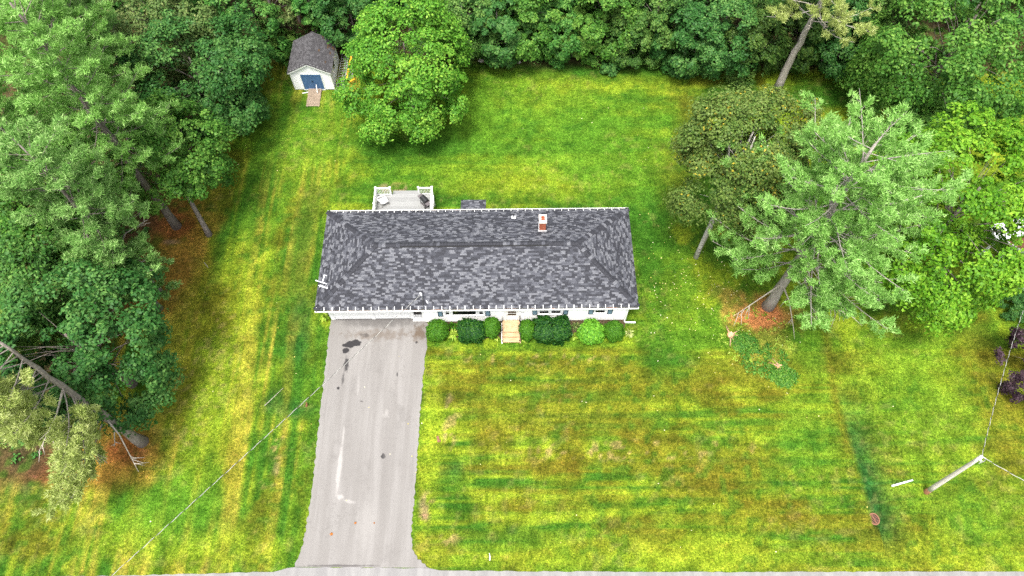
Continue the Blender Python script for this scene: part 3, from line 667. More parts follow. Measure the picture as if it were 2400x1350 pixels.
b = MB(); b.box((cx - cw - .05, cy - .05, ct_ - .06), (cx + cw + .05, cy + cd + .05, ct_ + .05)); b.build('cap', CAPM, ch)
b = MB()
for a, q in (((cx - .13, cy + .16), (cx + .13, cy + .21)), ((cx - .13, cy + .41), (cx + .13, cy + .46)), ((cx - .13, cy + .211), (cx - .08, cy + .409)), ((cx + .08, cy + .211), (cx + .13, cy + .409))): b.box((*a, ct_ + .051), (*q, ct_ + .18))
b.box((cx - .079, cy + .212, ct_ + .051), (cx + .079, cy + .408, ct_ + .06)); b.build('flue', CLAY, ch)
b = MB(); b.box((cx - cw - .09, cy - .16, 3.965), (cx + cw + .09, cy - .002, 4.02)); b.box((cx - cw - .06, cy - .02, 3.99), (cx - cw - .002, cy + cd, 4.08)); b.build('flashing', GREYMETAL, ch)
b = MB(); b.tube([(2.72, 3.2, 3.1), (2.72, 3.2, 3.62)], .05, 8); vp = b.build('vent_pipe', IRON, house)
b = MB(); rz_ = EZ + (HD - 3.2) * (RZ - EZ) / HD
b.quad([(2.56, 3.02, rz_ + .12), (2.88, 3.02, rz_ + .12), (2.88, 3.38, rz_ - .04), (2.56, 3.38, rz_ - .04)]); b.tube([(2.72, 3.2, rz_ - .02), (2.72, 3.2, rz_ + .10)], [.12, .07], 8); b.build('pipe_flashing', PVC, vp)
# little roofed bump-out at the back
b = MB(); b.box((-1.24, BY + .004, 0.0), (0.50, 5.25, 2.2)); bo = b.build('rear_entry', SIDING, house)
b = MB(); b.quad([(-1.34, BY, 2.58), (-1.34, 5.44, 2.26), (0.58, 5.44, 2.26), (0.58, BY, 2.58)][::-1]); b.box((-1.34, 5.40, 2.14), (0.58, 5.44, 2.25))
b.build('entry_roof', SH[0], bo)
b = MB()
for r in range(10):
    y1_ = 5.46 - r * .14; x = -1.35
    while x < 0.57:
        q = min(x + rs.choice((.17, .25, .36)), 0.59); zz = 2.27 + (5.44 - y1_) * .222
        b.box((x, y1_ - .15, zz), (q, y1_, zz + .02), rs.choice((0, 0, 1, 1, 2, 2, 3))); x = q
tag(b.build('shingles', SH, bo), kind='stuff')

# television antenna and service mast
t = thing('tv_antenna', 'pale metal television antenna on the left end of the grey roof', 'antenna', tuple(H2W(-11.02, -2.45, 2.92)), HOUSE_YAW)
b = MB(); b.tube([(0, 0, -.03), (0.02, 0.03, 0.75)], .028, 6); b.tube([(.25, .35, -.02), (0.01, 0.02, .5)], .018, 5); b.build('mast', ALU, t)
b = MB(); b.bar((-.45, .22, .62), (.40, -.10, .66), .05, .03); b.bar((-.22, -.12, .5), (.46, -.36, .52), .06, .03); b.bar((.02, .05, .55), (.18, .62, .7), .06, .03); b.bar((.10, .60, .70), (.30, .56, .70), .05, .03); b.build('boom', PVC, t)
for i in range(4):
    b = MB(); x = -.10 + .16 * i; b.bar((x - .03, -.32 - .04 * i, .52), (x + .05, -.06 - .04 * i, .56), .025, .02); b.build('element', ALU, t)
t = thing('service_mast', 'white weatherhead mast holding the power cable over the driveway', 'mast', tuple(H2W(-3.86, -3.55, 3.05)), HOUSE_YAW)
b = MB(); b.tube([(0, 0, -.02), (0, 0, .62)], .035, 8); b.build('pipe', GREYMETAL, t)
b = MB(); b.tube([(0, 0, .6), (-.02, .03, .72), (-.10, .10, .74)], [.06, .08, .05], 8); b.build('weatherhead', PVC, t)
b = MB(); b.tube([(0.03, -.02, .03), (.06, -.35, -.08), (.06, -.72, -.25)], .018, 5); b.build('drip_lead', WIRED, t)
simple('roof_bracket', 'tiny white bracket on the front roof slope beside the service mast', 'bracket', (lambda q: (q.bar((0, 0, 0), (.12, -.14, .04), .04, .03), q.bar((0, 0, 0), (-.02, .06, .10), .03, .03), q)[2])(MB()), PVC, tuple(H2W(-3.55, -3.75, 2.99)))

# front steps with black rails
st = thing('front_steps', 'tan wooden front steps with black handrails below the white front door', 'steps', tuple(H2W(2.42, 0, 0)), HOUSE_YAW)
w2 = 0.66
b = MB(); b.box((-w2, -5.04, 0.45), (w2, FY - .10, 0.52)); b.build('landing', STEPM, st)
b = MB(); b.box((-w2 + .04, -4.98, -.05), (w2 - .04, FY - .11, 0.449)); b.build('base', CONC, st)
for y0, y1_, z in ((-5.36, -4.99, 0.33), (-5.72, -5.31, 0.16)):
    b = MB(); b.box((-w2, y0, z - .04), (w2, y1_, z)); b.build('tread', STEPM, st)
for y1_, z in ((-4.985, .29), (-5.30, .12)):
    b = MB(); b.box((-w2 + .05, y1_ - .005, -.05 if z < .2 else .0), (w2 - .05, y1_ + .004, z)); b.build('riser', BARKR, st)
for s in (-1, 1):
    b = MB(); b.box((s * w2 - .03 if s > 0 else -w2 - .05, -5.76, -.05), (s * w2 + .05 if s > 0 else -w2 + .03, FY - .12, .12)); b.build('stringer', WHITE if s < 0 else STEPM, st)
    x = s * (w2 - .02); r = MB(); top = [(x, FY - .15, 1.36), (x, -4.95, 1.36), (x, -5.62, 1.02)]
    r.bar(top[0], top[1], .035, .03); r.bar(top[1], top[2], .035, .03)
    rl = r.build('handrail', IRON, st)
    for (yy, za, zb) in ((FY - .16, .52, 1.36), (-4.92, .52, 1.36), (-5.62, .16, 1.03)):
        q = MB(); q.bar((x, yy, za), (x, yy, zb), .035, .035); q.tube([(x, yy, za), (x, yy, za + .03)], .06, 6); q.build('post', IRON, rl)
    for i in range(5):
        yy = FY - .3 - i * .14; q = MB(); q.bar((x, yy, .52), (x, yy, 1.35), .014, .014); q.build('baluster', IRON, rl)

# ------------------------------------------------------------------ deck behind the house
dk = thing('deck', 'grey plank deck with white railings against the back of the house', 'deck', (HOUSE_O[0], HOUSE_O[1], 0), HOUSE_YAW)
dx0, dx1, dy1, dz = -8.34, -3.76, 7.36, 0.50
y = BY + .03; i = 0
while y < dy1 - .02:
    b = MB(); b.box((dx0, y, dz - .035), (dx1, min(y + .137, dy1), dz)); b.build('plank', (DECKW, DECKW2)[(i * 7 // 3) % 2], dk); y += .143; i += 1
b = MB(); b.box((dx0 + .02, BY + .05, .1), (dx1 - .02, dy1 - .02, dz - .036)); b.build('skirt', WHITE, dk)
def rail(pts_a, pts_b, nb, low=0.0):
    (xa, ya), (xb, yb) = pts_a, pts_b; rr = MB(); H = 1.42 - low
    rr.bar((xa, ya, H), (xb, yb, H), .12, .05); rr.bar((xa, ya, dz + .10), (xb, yb, dz + .10), .05, .07)
    o = rr.build('railing', WHITE, dk); q = MB(); q.bar((0, 0, dz + .13), (0, 0, H - .03), .04, .04); me = q.mesh('baluster', WHITE)
    for i in range(nb):
        f = (i + 1) / (nb + 1); obj('baluster', me, o, (xa + (xb - xa) * f, ya + (yb - ya) * f, 0))
pm = MB(); pm.box((-.055, -.055, 0.0), (.055, .055, 1.52)); pm.box((-.075, -.075, 1.521), (.075, .075, 1.56)); pme = pm.mesh('post', WHITE)
pts = [(dx0 + .03, dy1 - .10), (dx0 + 1.18, dy1 - .10), (dx1 - 1.12, dy1 - .10), (dx1 - .03, dy1 - .10), (dx0 + .03, BY + .12), (dx1 - .03, BY + .12), (dx0 + .03, 5.75), (dx1 - .03, 5.75), (dx0 + 1.18, dy1 - .35), (dx1 - 1.12, dy1 - .35)]
for p in pts[:8]: obj('post', pme, dk, (p[0], p[1], 0))
rail(pts[0], pts[1], 8); rail(pts[2], pts[3], 8); rail(pts[4], pts[6], 11); rail(pts[6], pts[0], 11); rail(pts[5], pts[7], 11); rail(pts[7], pts[3], 11)
for xx in (dx1 + .10,):
    rr = MB(); rr.bar((xx, BY + .1, 1.28), (xx, 6.55, 1.28), .07, .05); rr.bar((xx, 6.5, 0), (xx, 6.5, 1.40), .09, .09); rr.bar((xx, 5.3, 0), (xx, 5.3, 1.28), .07, .07); rr.build('outer_rail', WHITE, dk)
for k in range(2):
    b = MB(); b.box((dx0 + 1.25, dy1 + .01 + k * .28, .30 - k * .17), (dx1 - 1.2, dy1 + .28 + k * .28, .34 - k * .17)); b.build('stair_tread', DECKW, dk)
# sling chair
ch_ = thing('sling_chair', 'white sling rocking chair on the left corner of the deck', 'chair', tuple(H2W(-7.72, 6.45, dz)), HOUSE_YAW + R(-62))
b = MB(); prof = [(.34, .40), (.0, .34), (-.24, .40), (-.42, .78), (-.52, 1.12)]
for (a, q) in zip(prof[:-1], prof[1:]): b.quad([(-.28, a[0], a[1]), (.28, a[0], a[1]), (.28, q[0], q[1]), (-.28, q[0], q[1])]); b.quad([(-.28, a[0], a[1] - .015), (-.28, q[0], q[1] - .015), (.28, q[0], q[1] - .015), (.28, a[0], a[1] - .015)])
b.build('sling', CANVAS, ch_)
for s in (-.31, .31):
    b = MB(); b.tube([(s, .36, .41), (s, 0, .35), (s, -.24, .41), (s, -.52, 1.14)], .02, 5); b.build('side_frame', CHAIRF, ch_)
    b = MB(); b.tube([(s, .36, .41), (s, .34, .06), (s, .45, .04)], .018, 5); b.tube([(s, .45, .04), (s, .2, .02), (s, -.2, .02), (s, -.5, .07)], .02, 5); b.tube([(s, -.2, .4), (s, -.25, .03)], .018, 5); b.build('rocker', CHAIRF, ch_)
    b = MB(); b.bar((s, .25, .62), (s, -.32, .62), .06, .025); b.tube([(s, .25, .61), (s, .3, .40)], .015, 5); b.build('armrest', CANVAS, ch_)
# grill on a cart
gr = thing('gas_grill', 'black gas grill on a cart in the right corner of the deck', 'grill', tuple(H2W(-4.35, 6.25, dz)), HOUSE_YAW + R(-50))
b = MB(); b.box((-.32, -.25, .62), (.32, .25, .78)); b.build('firebox', GRILLB, gr)
b = MB()
for i in range(6):
    a0, a1 = math.pi * i / 6, math.pi * (i + 1) / 6
    b.quad([(-.32, -.25 * math.cos(a0), .785 + .2 * math.sin(a0)), (.32, -.25 * math.cos(a0), .785 + .2 * math.sin(a0)), (.32, -.25 * math.cos(a1), .785 + .2 * math.sin(a1)), (-.32, -.25 * math.cos(a1), .785 + .2 * math.sin(a1))])
for s in (-.32, .32): b.quad([(s, -.25 * math.cos(math.pi * i / 6), .785 + .2 * math.sin(math.pi * i / 6)) for i in range(7)])
b.build('lid', GRILLB, gr)
b = MB(); b.tube([(-.2, -.30, .86), (.2, -.30, .86)], .018, 6); b.build('handle', ALU, gr)
for s in (-1, 1):
    b = MB(); b.box((s * .34 if s > 0 else -.66, -.22, .72), (.66 if s > 0 else -.34, .22, .76)); b.build('side_shelf', GRILLG, gr)
for sx in (-.3, .3):
    for sy in (-.22, .22):
        b = MB(); b.bar((sx, sy, 0.0), (sx, sy, .62), .04, .04); b.build('leg', GRILLB, gr)
b = MB(); b.box((-.32, -.23, .14), (.32, .23, .17)); b.build('lower_shelf', GRILLG, gr)
for sy in (-.26, .26):
    b = MB(); b.tube([(.3, sy - .02, .09), (.3, sy + .02, .09)], .09, 12); b.build('wheel', IRON, gr)
b = MB(); b.tube([(-.05, 0, .17), (-.05, 0, .45), (-.05, 0, .52)], [.14, .14, .06], 10); b.build('gas_bottle', GREYMETAL, gr)

# ------------------------------------------------------------------ shed
SX0, SX1, SY0, SY1, SE, SP = -19.38, -15.90, 45.42, 49.0, 2.22, 3.16
sx = (SX0 + SX1) / 2
shed = thing('garden_shed', 'white garden shed with blue double doors and a dark shingled gable roof', 'shed', (sx, SY0, 0))
hw, dp = (SX1 - SX0) / 2, SY1 - SY0
b = MB(); b.box((-hw + .02, .02, .06), (hw - .02, dp - .02, SE))
for y_ in (.02, dp - .02): b.quad([(-hw + .02, y_, SE), (hw - .02, y_, SE), (0, y_, SP - .03)] if y_ < 1 else [(hw - .02, y_, SE), (-hw + .02, y_, SE), (0, y_, SP - .03)])
sw = b.build('wall', SHEDW, shed)
z = .08
while z < SP - .15:
    zt = z + .135; segs = []
    if z < SE - .05:
        segs = [(-hw, -.92), (.92, hw)] if z < 1.88 else [(-hw, hw)]
    else:
        hx = hw * (1 - (z + .06 - SE) / (SP - SE)); segs = [(-hx, hx)]
    for (p, q) in segs:
        b = MB(); b.quad([(p, -.022, z), (q, -.022, z), (q, -.002, zt), (p, -.002, zt)]); b.quad([(p, .0, z), (q, .0, z), (q, -.022, z), (p, -.022, z)]); b.build('board', SHEDW, sw)
    if z < SE - .05:
        b = MB(); b.quad([(hw + .022, 0, z), (hw + .022, dp, z), (hw + .002, dp, zt), (hw + .002, 0, zt)]); b.quad([(hw, 0, z), (hw, dp, z), (hw + .022, dp, z), (hw + .022, 0, z)][::-1]); b.build('board', SHEDW, sw)
    z = zt
for x in (-hw, hw):
    b = MB(); b.box((x - .045, -.04, .05), (x + .045, .05, SE - .02)); b.build('corner_board', WHITE, shed)
b = MB(); b.box((hw + .024, 1.25, 1.15), (hw + .05, 1.85, 1.75)); vw = b.build('window', GREYMETAL, shed); b = MB(); b.box((hw + .051, 1.3, 1.2), (hw + .055, 1.8, 1.7)); b.build('pane', GLASS, vw)
for s in (-1, 1):
    b = MB(); x0, x1 = (-.90, -.01) if s < 0 else (.01, .90); b.box((x0, -.045, .10), (x1, -.01, 1.88)); d_o = b.build('door', BLUE, shed)
    b = MB(); b.box((s * .05 - .015, -.07, .95), (s * .05 + .015, -.046, 1.12)); b.build('handle', IRON, d_o)
    b = MB()
    b.bar((s * .87, -.055, 1.80), (s * .05, -.055, 1.80), .02, .08); b.bar((s * .87, -.055, .18), (s * .05, -.055, .18), .02, .08); b.build('batten', BLUE, d_o)
    b = MB(); b.box((s * .93 - .04, -.05, .06), (s * .93 + .04, -.005, 1.95)); b.build('door_trim', WHITE, shed)
b = MB(); b.box((-.89, -.05, 1.89), (.89, -.005, 1.96)); b.build('door_trim', WHITE, shed)
b = MB(); b.box((-.97, -.06, -.03), (.97, .0, .09)); b.build('door_sill', WHITE, shed)
# shed roof
ov, of = .17, .16; se2 = SE - ov * (SP - SE) / hw + .02
b = MB()
for s in (-1, 1):
    a = [(s * (hw + ov), -of, se2), (s * (hw + ov), dp + of, se2), (0, dp + of, SP + .02), (0, -of, SP + .02)]
    b.quad(a if s > 0 else a[::-1]); b.quad([(x, y_, z_ - .04) for x, y_, z_ in (a[::-1] if s > 0 else a)])
    for i, j in ((0, 1), (0, 3), (1, 2)): b.quad([a[i], a[j], (a[j][0], a[j][1], a[j][2] - .04), (a[i][0], a[i][1], a[i][2] - .04)])
sr = b.build('roof', UNDER, shed)
for s in (-1, 1):
    b = MB(); L = math.hypot(hw + ov, SP + .02 - se2); dxs, dzs = -s * (hw + ov) / L, (SP + .02 - se2) / L; nx, nz = s * dzs, abs(dxs); r = 0
    while r * .14 < L - .05:
        t0, t1 = r * .14 - (.02 if r == 0 else 0), min(r * .14 + .16, L); y_ = -of - .02 - (r % 2) * .15; k = 0
        while y_ < dp + of + .02:
            y0, y1_ = max(y_ + .012, -of - .02), min(y_ + .30, dp + of + .02)
            if y1_ - y0 > .02:
                h = .016
                q = [(s * (hw + ov) + dxs * t + nx * hh, yy, se2 + dzs * t + nz * hh) for t, hh in ((t0, h), (t1, .004)) for yy in (y0, y1_)]
                pts_ = [q[0], q[1], q[3], q[2]]
                mi = rs.choice((0, 0, 1, 1)) if s < 0 else (2 if (rs.random() < .03 + .4 * (y_ > dp * .62) * (r < 5)) else rs.choice((0, 0, 0, 1)))  # left slope given more pale tabs, its brighter lighting painted in
                b.quad(pts_ if s > 0 else pts_[::-1], mi)
                lo = [(x - nx * .016, yy, z_ - nz * .016) for x, yy, z_ in (q[0], q[1])]
                b.quad([q[0], q[1], lo[1], lo[0]][::(-1 if s > 0 else 1)], mi)
            y_ += .30
        r += 1
    tag(b.build('shingles', [SHROOF, SHROOF2, SHMOSS], sr), kind='stuff')
for i in range(22):
    b = MB(); y0 = -of - .02 + i * .18
    for s in (-1, 1):
        A = [(0, y0, SP + .045), (0, y0 + .20, SP + .040), (s * .16, y0 + .20, SP + .040 - .16 * (SP - SE) / hw), (s * .16, y0, SP + .05 - .16 * (SP - SE) / hw)]
        b.quad(A[::-1] if s > 0 else A)
    b.build('ridge_cap', (SHROOF, SHROOF2, SHROOF2)[i % 3], sr)
for s in (-1, 1):
    b = MB(); b.bar((s * (hw + ov - .01), -of + .02, se2 - .09), (0, -of + .02, SP - .06), .035, .12); b.build('rake_board', WHITE, shed)
# ramp of planks
rp = thing('shed_ramp', 'short weathered plank ramp below the blue shed doors', 'ramp', (-17.60, SY0, 0))
for i in range(13):
    y0 = -.06 - i * .148; zz = .20 - i * .0125
    b = MB(); b.box((-.58 + rs.uniform(-.02, .02), y0 - .128, zz - .03), (.58 + rs.uniform(-.02, .02), y0, zz), rz=R(rs.uniform(-.5, .5))); b.build('plank', PLANK, rp)
for s in (-.5, .5):
    b = MB(); b.bar((s, -.08, .14), (s, -2.0, -.01), .06, .06); b.build('runner', PLANK, rp)
b = MB(); b.bar((0, 0, 0.02), (.85, .22, .05), .07, .05); simple('white_board', 'white trim board lying on the grass beside the shed ramp', 'board', b, WHITE, (-18.75, 44.95, 0))
b = MB(); b.bar((0, 0, .22), (.02, .32, .95), .06, .04); simple('white_stake', 'white stake leaning on the blue shed doors above the ramp', 'stake', b, WHITE, (-17.32, SY0 - .62, 0))
# ladders along the right wall
def ladder(label, base, ln, wd, rot, tilt, m, nr, nm='ladder', gp='ladders stored beside the shed', roll=0):
    t = thing(nm, label, 'ladder', base, 0, gp); t.rotation_euler = (tilt, roll, rot)
    for s in (-wd / 2, wd / 2):
        b = MB(); b.bar((s, 0, 0), (s, ln, 0), .035, .08); b.build('rail', m, t)
    q = MB(); q.bar((-wd / 2 + .02, 0, 0), (wd / 2 - .02, 0, 0), .045, .035); me = q.mesh('rung', m)
    for i in range(nr): obj('rung', me, t, (0, ln * (i + .5) / nr, 0))
ladder('long aluminium ladder lying along the right wall of the shed, nearest to it', (-15.48, 44.75, .34), 4.6, .46, R(-3), R(3.5), ALU, 16, roll=R(-16))
ladder('second grey ladder stacked just outside the long aluminium one by the shed', (-15.05, 45.0, .34), 4.3, .40, R(-3), R(3.5), GREYMETAL, 14, roll=R(-55))
ladder('dark upright ladder farthest from the shed wall, beside the green maple', (-14.45, 46.2, .45), 3.0, .48, R(-4), R(8), GREYMETAL, 9, roll=R(-50))
b = MB(); b.bar((0, 0, 0), (.0, 2.3, .5), .17, .06); simple('yellow_beam', 'bright yellow beam lying between the ladders beside the shed', 'beam', b, YELLOW, (-14.80, 46.2, .55), R(-7))
b = MB(); b.bar((0, 0, 0), (.5, .25, .1), .12, .06); simple('yellow_offcut', 'short yellow offcut below the yellow beam by the ladders', 'beam', b, YELLOW, (-14.62, 46.0, .35))

# ------------------------------------------------------------------ utility pole and cables
pb = P(2171, 1153); ptop = P(2301, 1070, 7.1)
up = thing('utility_pole', 'leaning bleached utility pole on the right lawn near the road', 'pole', (pb[0], pb[1], 0))
d = Vector(ptop) - Vector(pb)
b = MB(); b.tube([d * (.06 + .94 * i / 8) for i in range(9)], [.165 - .06 * i / 8 for i in range(9)], 12); b.build('shaft', POLEW, up, True)
b = MB(); b.tube([Vector((0, 0, -.3)), Vector((0, 0, 0)), d * .075], [.20, .19, .172], 12); b.build('foot', POLEB, up, True)
b = MB(); b.tube([d * .985 + Vector((.09, 0, 0)), d * .985 + Vector((.30, -.06, -.05)), d * .96 + Vector((.38, -.12, -.2)), d * .93 + Vector((.25, -.14, -.35))], .03, 5); b.tube([d * .95 + Vector((-.1, 0, 0)), d * .90 + Vector((-.35, -.3, 0))], .02, 5); b.build('cable_loop', WIREP, up)
b = MB(); b.tube([d * .97 + Vector((0, -.11, 0)), d * .97 + Vector((0, -.2, 0))], .06, 8); b.build('insulator', PVC, up)
def cable(name, label, p, q, sag, seed):
    """twisted service drop: one bare strand wound with a black one"""
    p, q = Vector(p), Vector(q); L = (q - p).length; n = int(L / .12); pitch = 0.95
    d = (q - p).normalized(); a = d.cross(Vector((0, 0, 1))).normalized(); u = a.cross(d)
    t = thing(name, label, 'cable', tuple(p)); 
    for nm, ph, m, r in (('bare_strand', 0, WIREP, .013), ('black_strand', math.pi, WIRED, .014)):
        pts = []
        for i in range(n + 1):
            f = i / n; c_ = (q - p) * f - Vector((0, 0, sag * 4 * f * (1 - f))); an = 2 * math.pi * L * f / pitch + ph
            pts.append(c_ + (a * math.cos(an) + u * math.sin(an)) * .014)
        b = MB(); b.tube(pts, r, 4, cap=False); b.build(nm, m, t)
mast_top = H2W(-3.92, -3.50, 3.62)
cable('service_cable', 'twisted cable running from the house mast down across the driveway', mast_top, P(150, 1449, 6.6), .15, 1)
cable('service_cable', 'twisted cable from the pole top to the neighbouring house', ptop, P(2398, 728, 3.4), .25, 2)
cable('service_cable', 'twisted cable from the pole top out over the right road edge', ptop, P(2520, 1190, 7.2), .1, 3)
# loose things on the lawn
pa, pb2 = P(2090, 1139, .06), P(2139, 1125, .06)
b = MB(); b.tube([(0, 0, 0), tuple(pb2 - pa)], .06, 8); simple('white_pipe', 'white plastic pipe lying on the right lawn left of the pole', 'pipe', b, PVC, tuple(pa), smooth=True)
p = P(2052, 1215)
t = thing('drain_grate', 'round rusty drain grate at the end of the green swale', 'drain', (p[0], p[1], float(ground_z(p[:1], p[1:2])[0]) + .03), R(20))
b = MB()
for i in range(20):
    a0, a1 = 2 * math.pi * i / 20, 2 * math.pi * (i + 1) / 20
    r0, r1 = .34, .42; b.prism([(r0 * math.cos(a0), 1.3 * r0 * math.sin(a0)), (r1 * math.cos(a0), 1.3 * r1 * math.sin(a0)), (r1 * math.cos(a1), 1.3 * r1 * math.sin(a1)), (r0 * math.cos(a1), 1.3 * r0 * math.sin(a1))], 0, .06)
b.build('rim', RUST, t)
b = MB(); b.prism([(.335 * math.cos(2 * math.pi * i / 20), .435 * math.sin(2 * math.pi * i / 20)) for i in range(20)], .0, .012); b.build('pit', DARK, t)
for i in range(7):
    y = -.36 + .12 * i; xx = math.sqrt(max(0, 1 - (y / .44) ** 2)) * .335; b = MB(); b.bar((-xx, y, .04), (xx, y + .03, .04), .04, .03); b.build('bar', RUST, t)
t.scale = (.85, .72, 1)
b = MB(); b.bar((0, -.43, .045), (0, .43, .045), .06, .035); b.build('bar', RUST, t)
def stick(name, label, cat, u0, v0, z0, u1, v1, z1, r, m):
    a, q = P(u0, v0, z0), P(u1, v1, z1); b = MB(); b.tube([(0, 0, 0), tuple((q - a) * .5 + np.array([.02, .02, .0])), tuple(q - a)], [r, r * .9, r * .6], 5); return simple(name, label, cat, b, m, tuple(a))
stick('white_marker', 'thin white marker stake standing in the grass by the road', 'stake', 1148, 1313, 0, 1147, 1297, .55, .035, PVC)
stick('lamp_post_stub', 'short brown stub of a removed lamp post left of the driveway', 'stake', 718, 953, 0, 718, 943, .35, .07, POLEB)  # leftover foot of a lamp post that has been removed
stick('pale_strand', 'thin pale leftover of an overhead wire left of the driveway', 'twig', 620, 951, .03, 664, 909, .04, .018, DEADW)  # leftover piece of a wire, laid on the lawn as a strand
stick('pale_strand', 'short pale twig on the brown grass below the left maple', 'twig', 478, 615, .03, 488, 628, .03, .025, DEADW)
p = P(1027, 1030); b = MB(); b.bar((-.06, .22, .03), (.05, -.2, .05), .16, .08); b.bar((.02, .02, .05), (.16, -.16, .04), .10, .06)
simple('rusty_scrap', 'small dark rusty scrap lying on a bare spot of front lawn', 'scrap', b, RUST, tuple(p))
for i, (u, v, lb) in enumerate(((777, 1252, 'dead brown leaf on the driveway, the largest and lowest of three'), (833, 1226, 'dead brown leaf near the middle of the driveway mouth'), (877, 1226, 'smallest dead brown leaf, toward the right of the driveway mouth'))):
    p = P(u, v, .034); s = (.13, .10, .07)[i]; b = MB()
    pts = [(s * math.cos(a) * (1 if k % 2 else .55), s * math.sin(a) * (1 if k % 2 else .55), .01 + .03 * (k % 3)) for k, a in enumerate(np.linspace(0, 2 * math.pi, 11)[:-1])]
    for k in range(10): b.quad([(0, 0, 0), pts[k], pts[(k + 1) % 10]])
    simple('dead_leaf', lb, 'leaf', b, DEADLEAF, tuple(p), group='dead leaves on the driveway')
# neighbour's house peeping in at the right edge
nh = thing('neighbour_house', "corner of the neighbour's brown roofed white house at the right edge", 'house', tuple(P(2374, 690, 0)), R(14))
b = MB(); b.box((.3, .3, 0), (7, 2.9, 2.5)); b.build('wall', SHEDW, nh)
b = MB(); a = [(-.1, -.1, 2.5), (7.4, -.1, 2.5), (7.4, 1.6, 3.4), (-.1, 1.6, 3.4)]; b.quad(a); a2 = [(-.1, 3.3, 2.5), (-.1, 1.6, 3.4), (7.4, 1.6, 3.4), (7.4, 3.3, 2.5)]; b.quad(a2); b.quad([(-.1, -.1, 2.49), (-.1, 1.6, 3.39), (-.1, 3.3, 2.49)]); nr_ = b.build('roof', NROOF, nh)
b = MB(); b.bar((-.12, -.14, 2.46), (7.4, -.14, 2.46), .05, .18); b.bar((-.13, -.1, 2.42), (-.13, 1.6, 3.32), .05, .2); b.bar((-.13, 3.3, 2.42), (-.13, 1.6, 3.32), .05, .2); b.build('fascia', WHITE, nh)
b = MB(); b.box((.9, -1.6, 0), (3.0, .29, 2.2)); b.quad([(.7, -1.8, 2.3), (3.2, -1.8, 2.3), (3.2, .2, 2.8), (.7, .2, 2.8)]); b.build('porch', SHEDW, nh)
b = MB(); b.box((-.6, 3.6, 2.2), (5, 5.0, 2.35)); b.box((-.5, 3.7, 0), (-.35, 3.85, 2.2)); b.box((-.5, 4.8, 0), (-.35, 4.95, 2.2)); b.build('carport_roof', SHEDW, nh)

# ------------------------------------------------------------------ foliage
def leaf_mesh(name, pos, nrm, size, tint, m, asp=0.62, rng=None, fold=0.12):
    """one small folded leaf (two triangles) per entry"""
    n = len(pos); rng = rng or np.random.default_rng(1)
    nrm = nrm / np.maximum(np.linalg.norm(nrm, axis=1, keepdims=True), 1e-6)
    r = rng.normal(size=(n, 3)); t = np.cross(nrm, r); t /= np.maximum(np.linalg.norm(t, axis=1, keepdims=True), 1e-6); b = np.cross(nrm, t)
    s = size[:, None]
    v = np.stack([pos - t * s * .5, pos + b * s * asp * .5 + nrm * s * fold, pos + t * s * .5, pos - b * s * asp * .5 + nrm * s * fold], 1).reshape(-1, 3)
    return faces_mesh(name, v, 4, np.repeat(tint, 4), m)
def faces_mesh(name, v, k, tint, m):
    me = bpy.data.meshes.new(name); nv = len(v); nf = nv // k
    me.vertices.add(nv); me.vertices.foreach_set('co', v.astype(np.float32).ravel())
    me.loops.add(nv); me.loops.foreach_set('vertex_index', np.arange(nv, dtype=np.int32))
    me.polygons.add(nf); me.polygons.foreach_set('loop_start', np.arange(0, nv, k, dtype=np.int32))
    a = me.attributes.new('tint', 'FLOAT', 'POINT'); a.data.foreach_set('value', np.clip(tint, 0, 1).astype(np.float32))
    me.materials.append(m); me.update(calc_edges=True); return me
def unit(n, rng): d = rng.normal(size=(n, 3)); return d / np.linalg.norm(d, axis=1, keepdims=True)

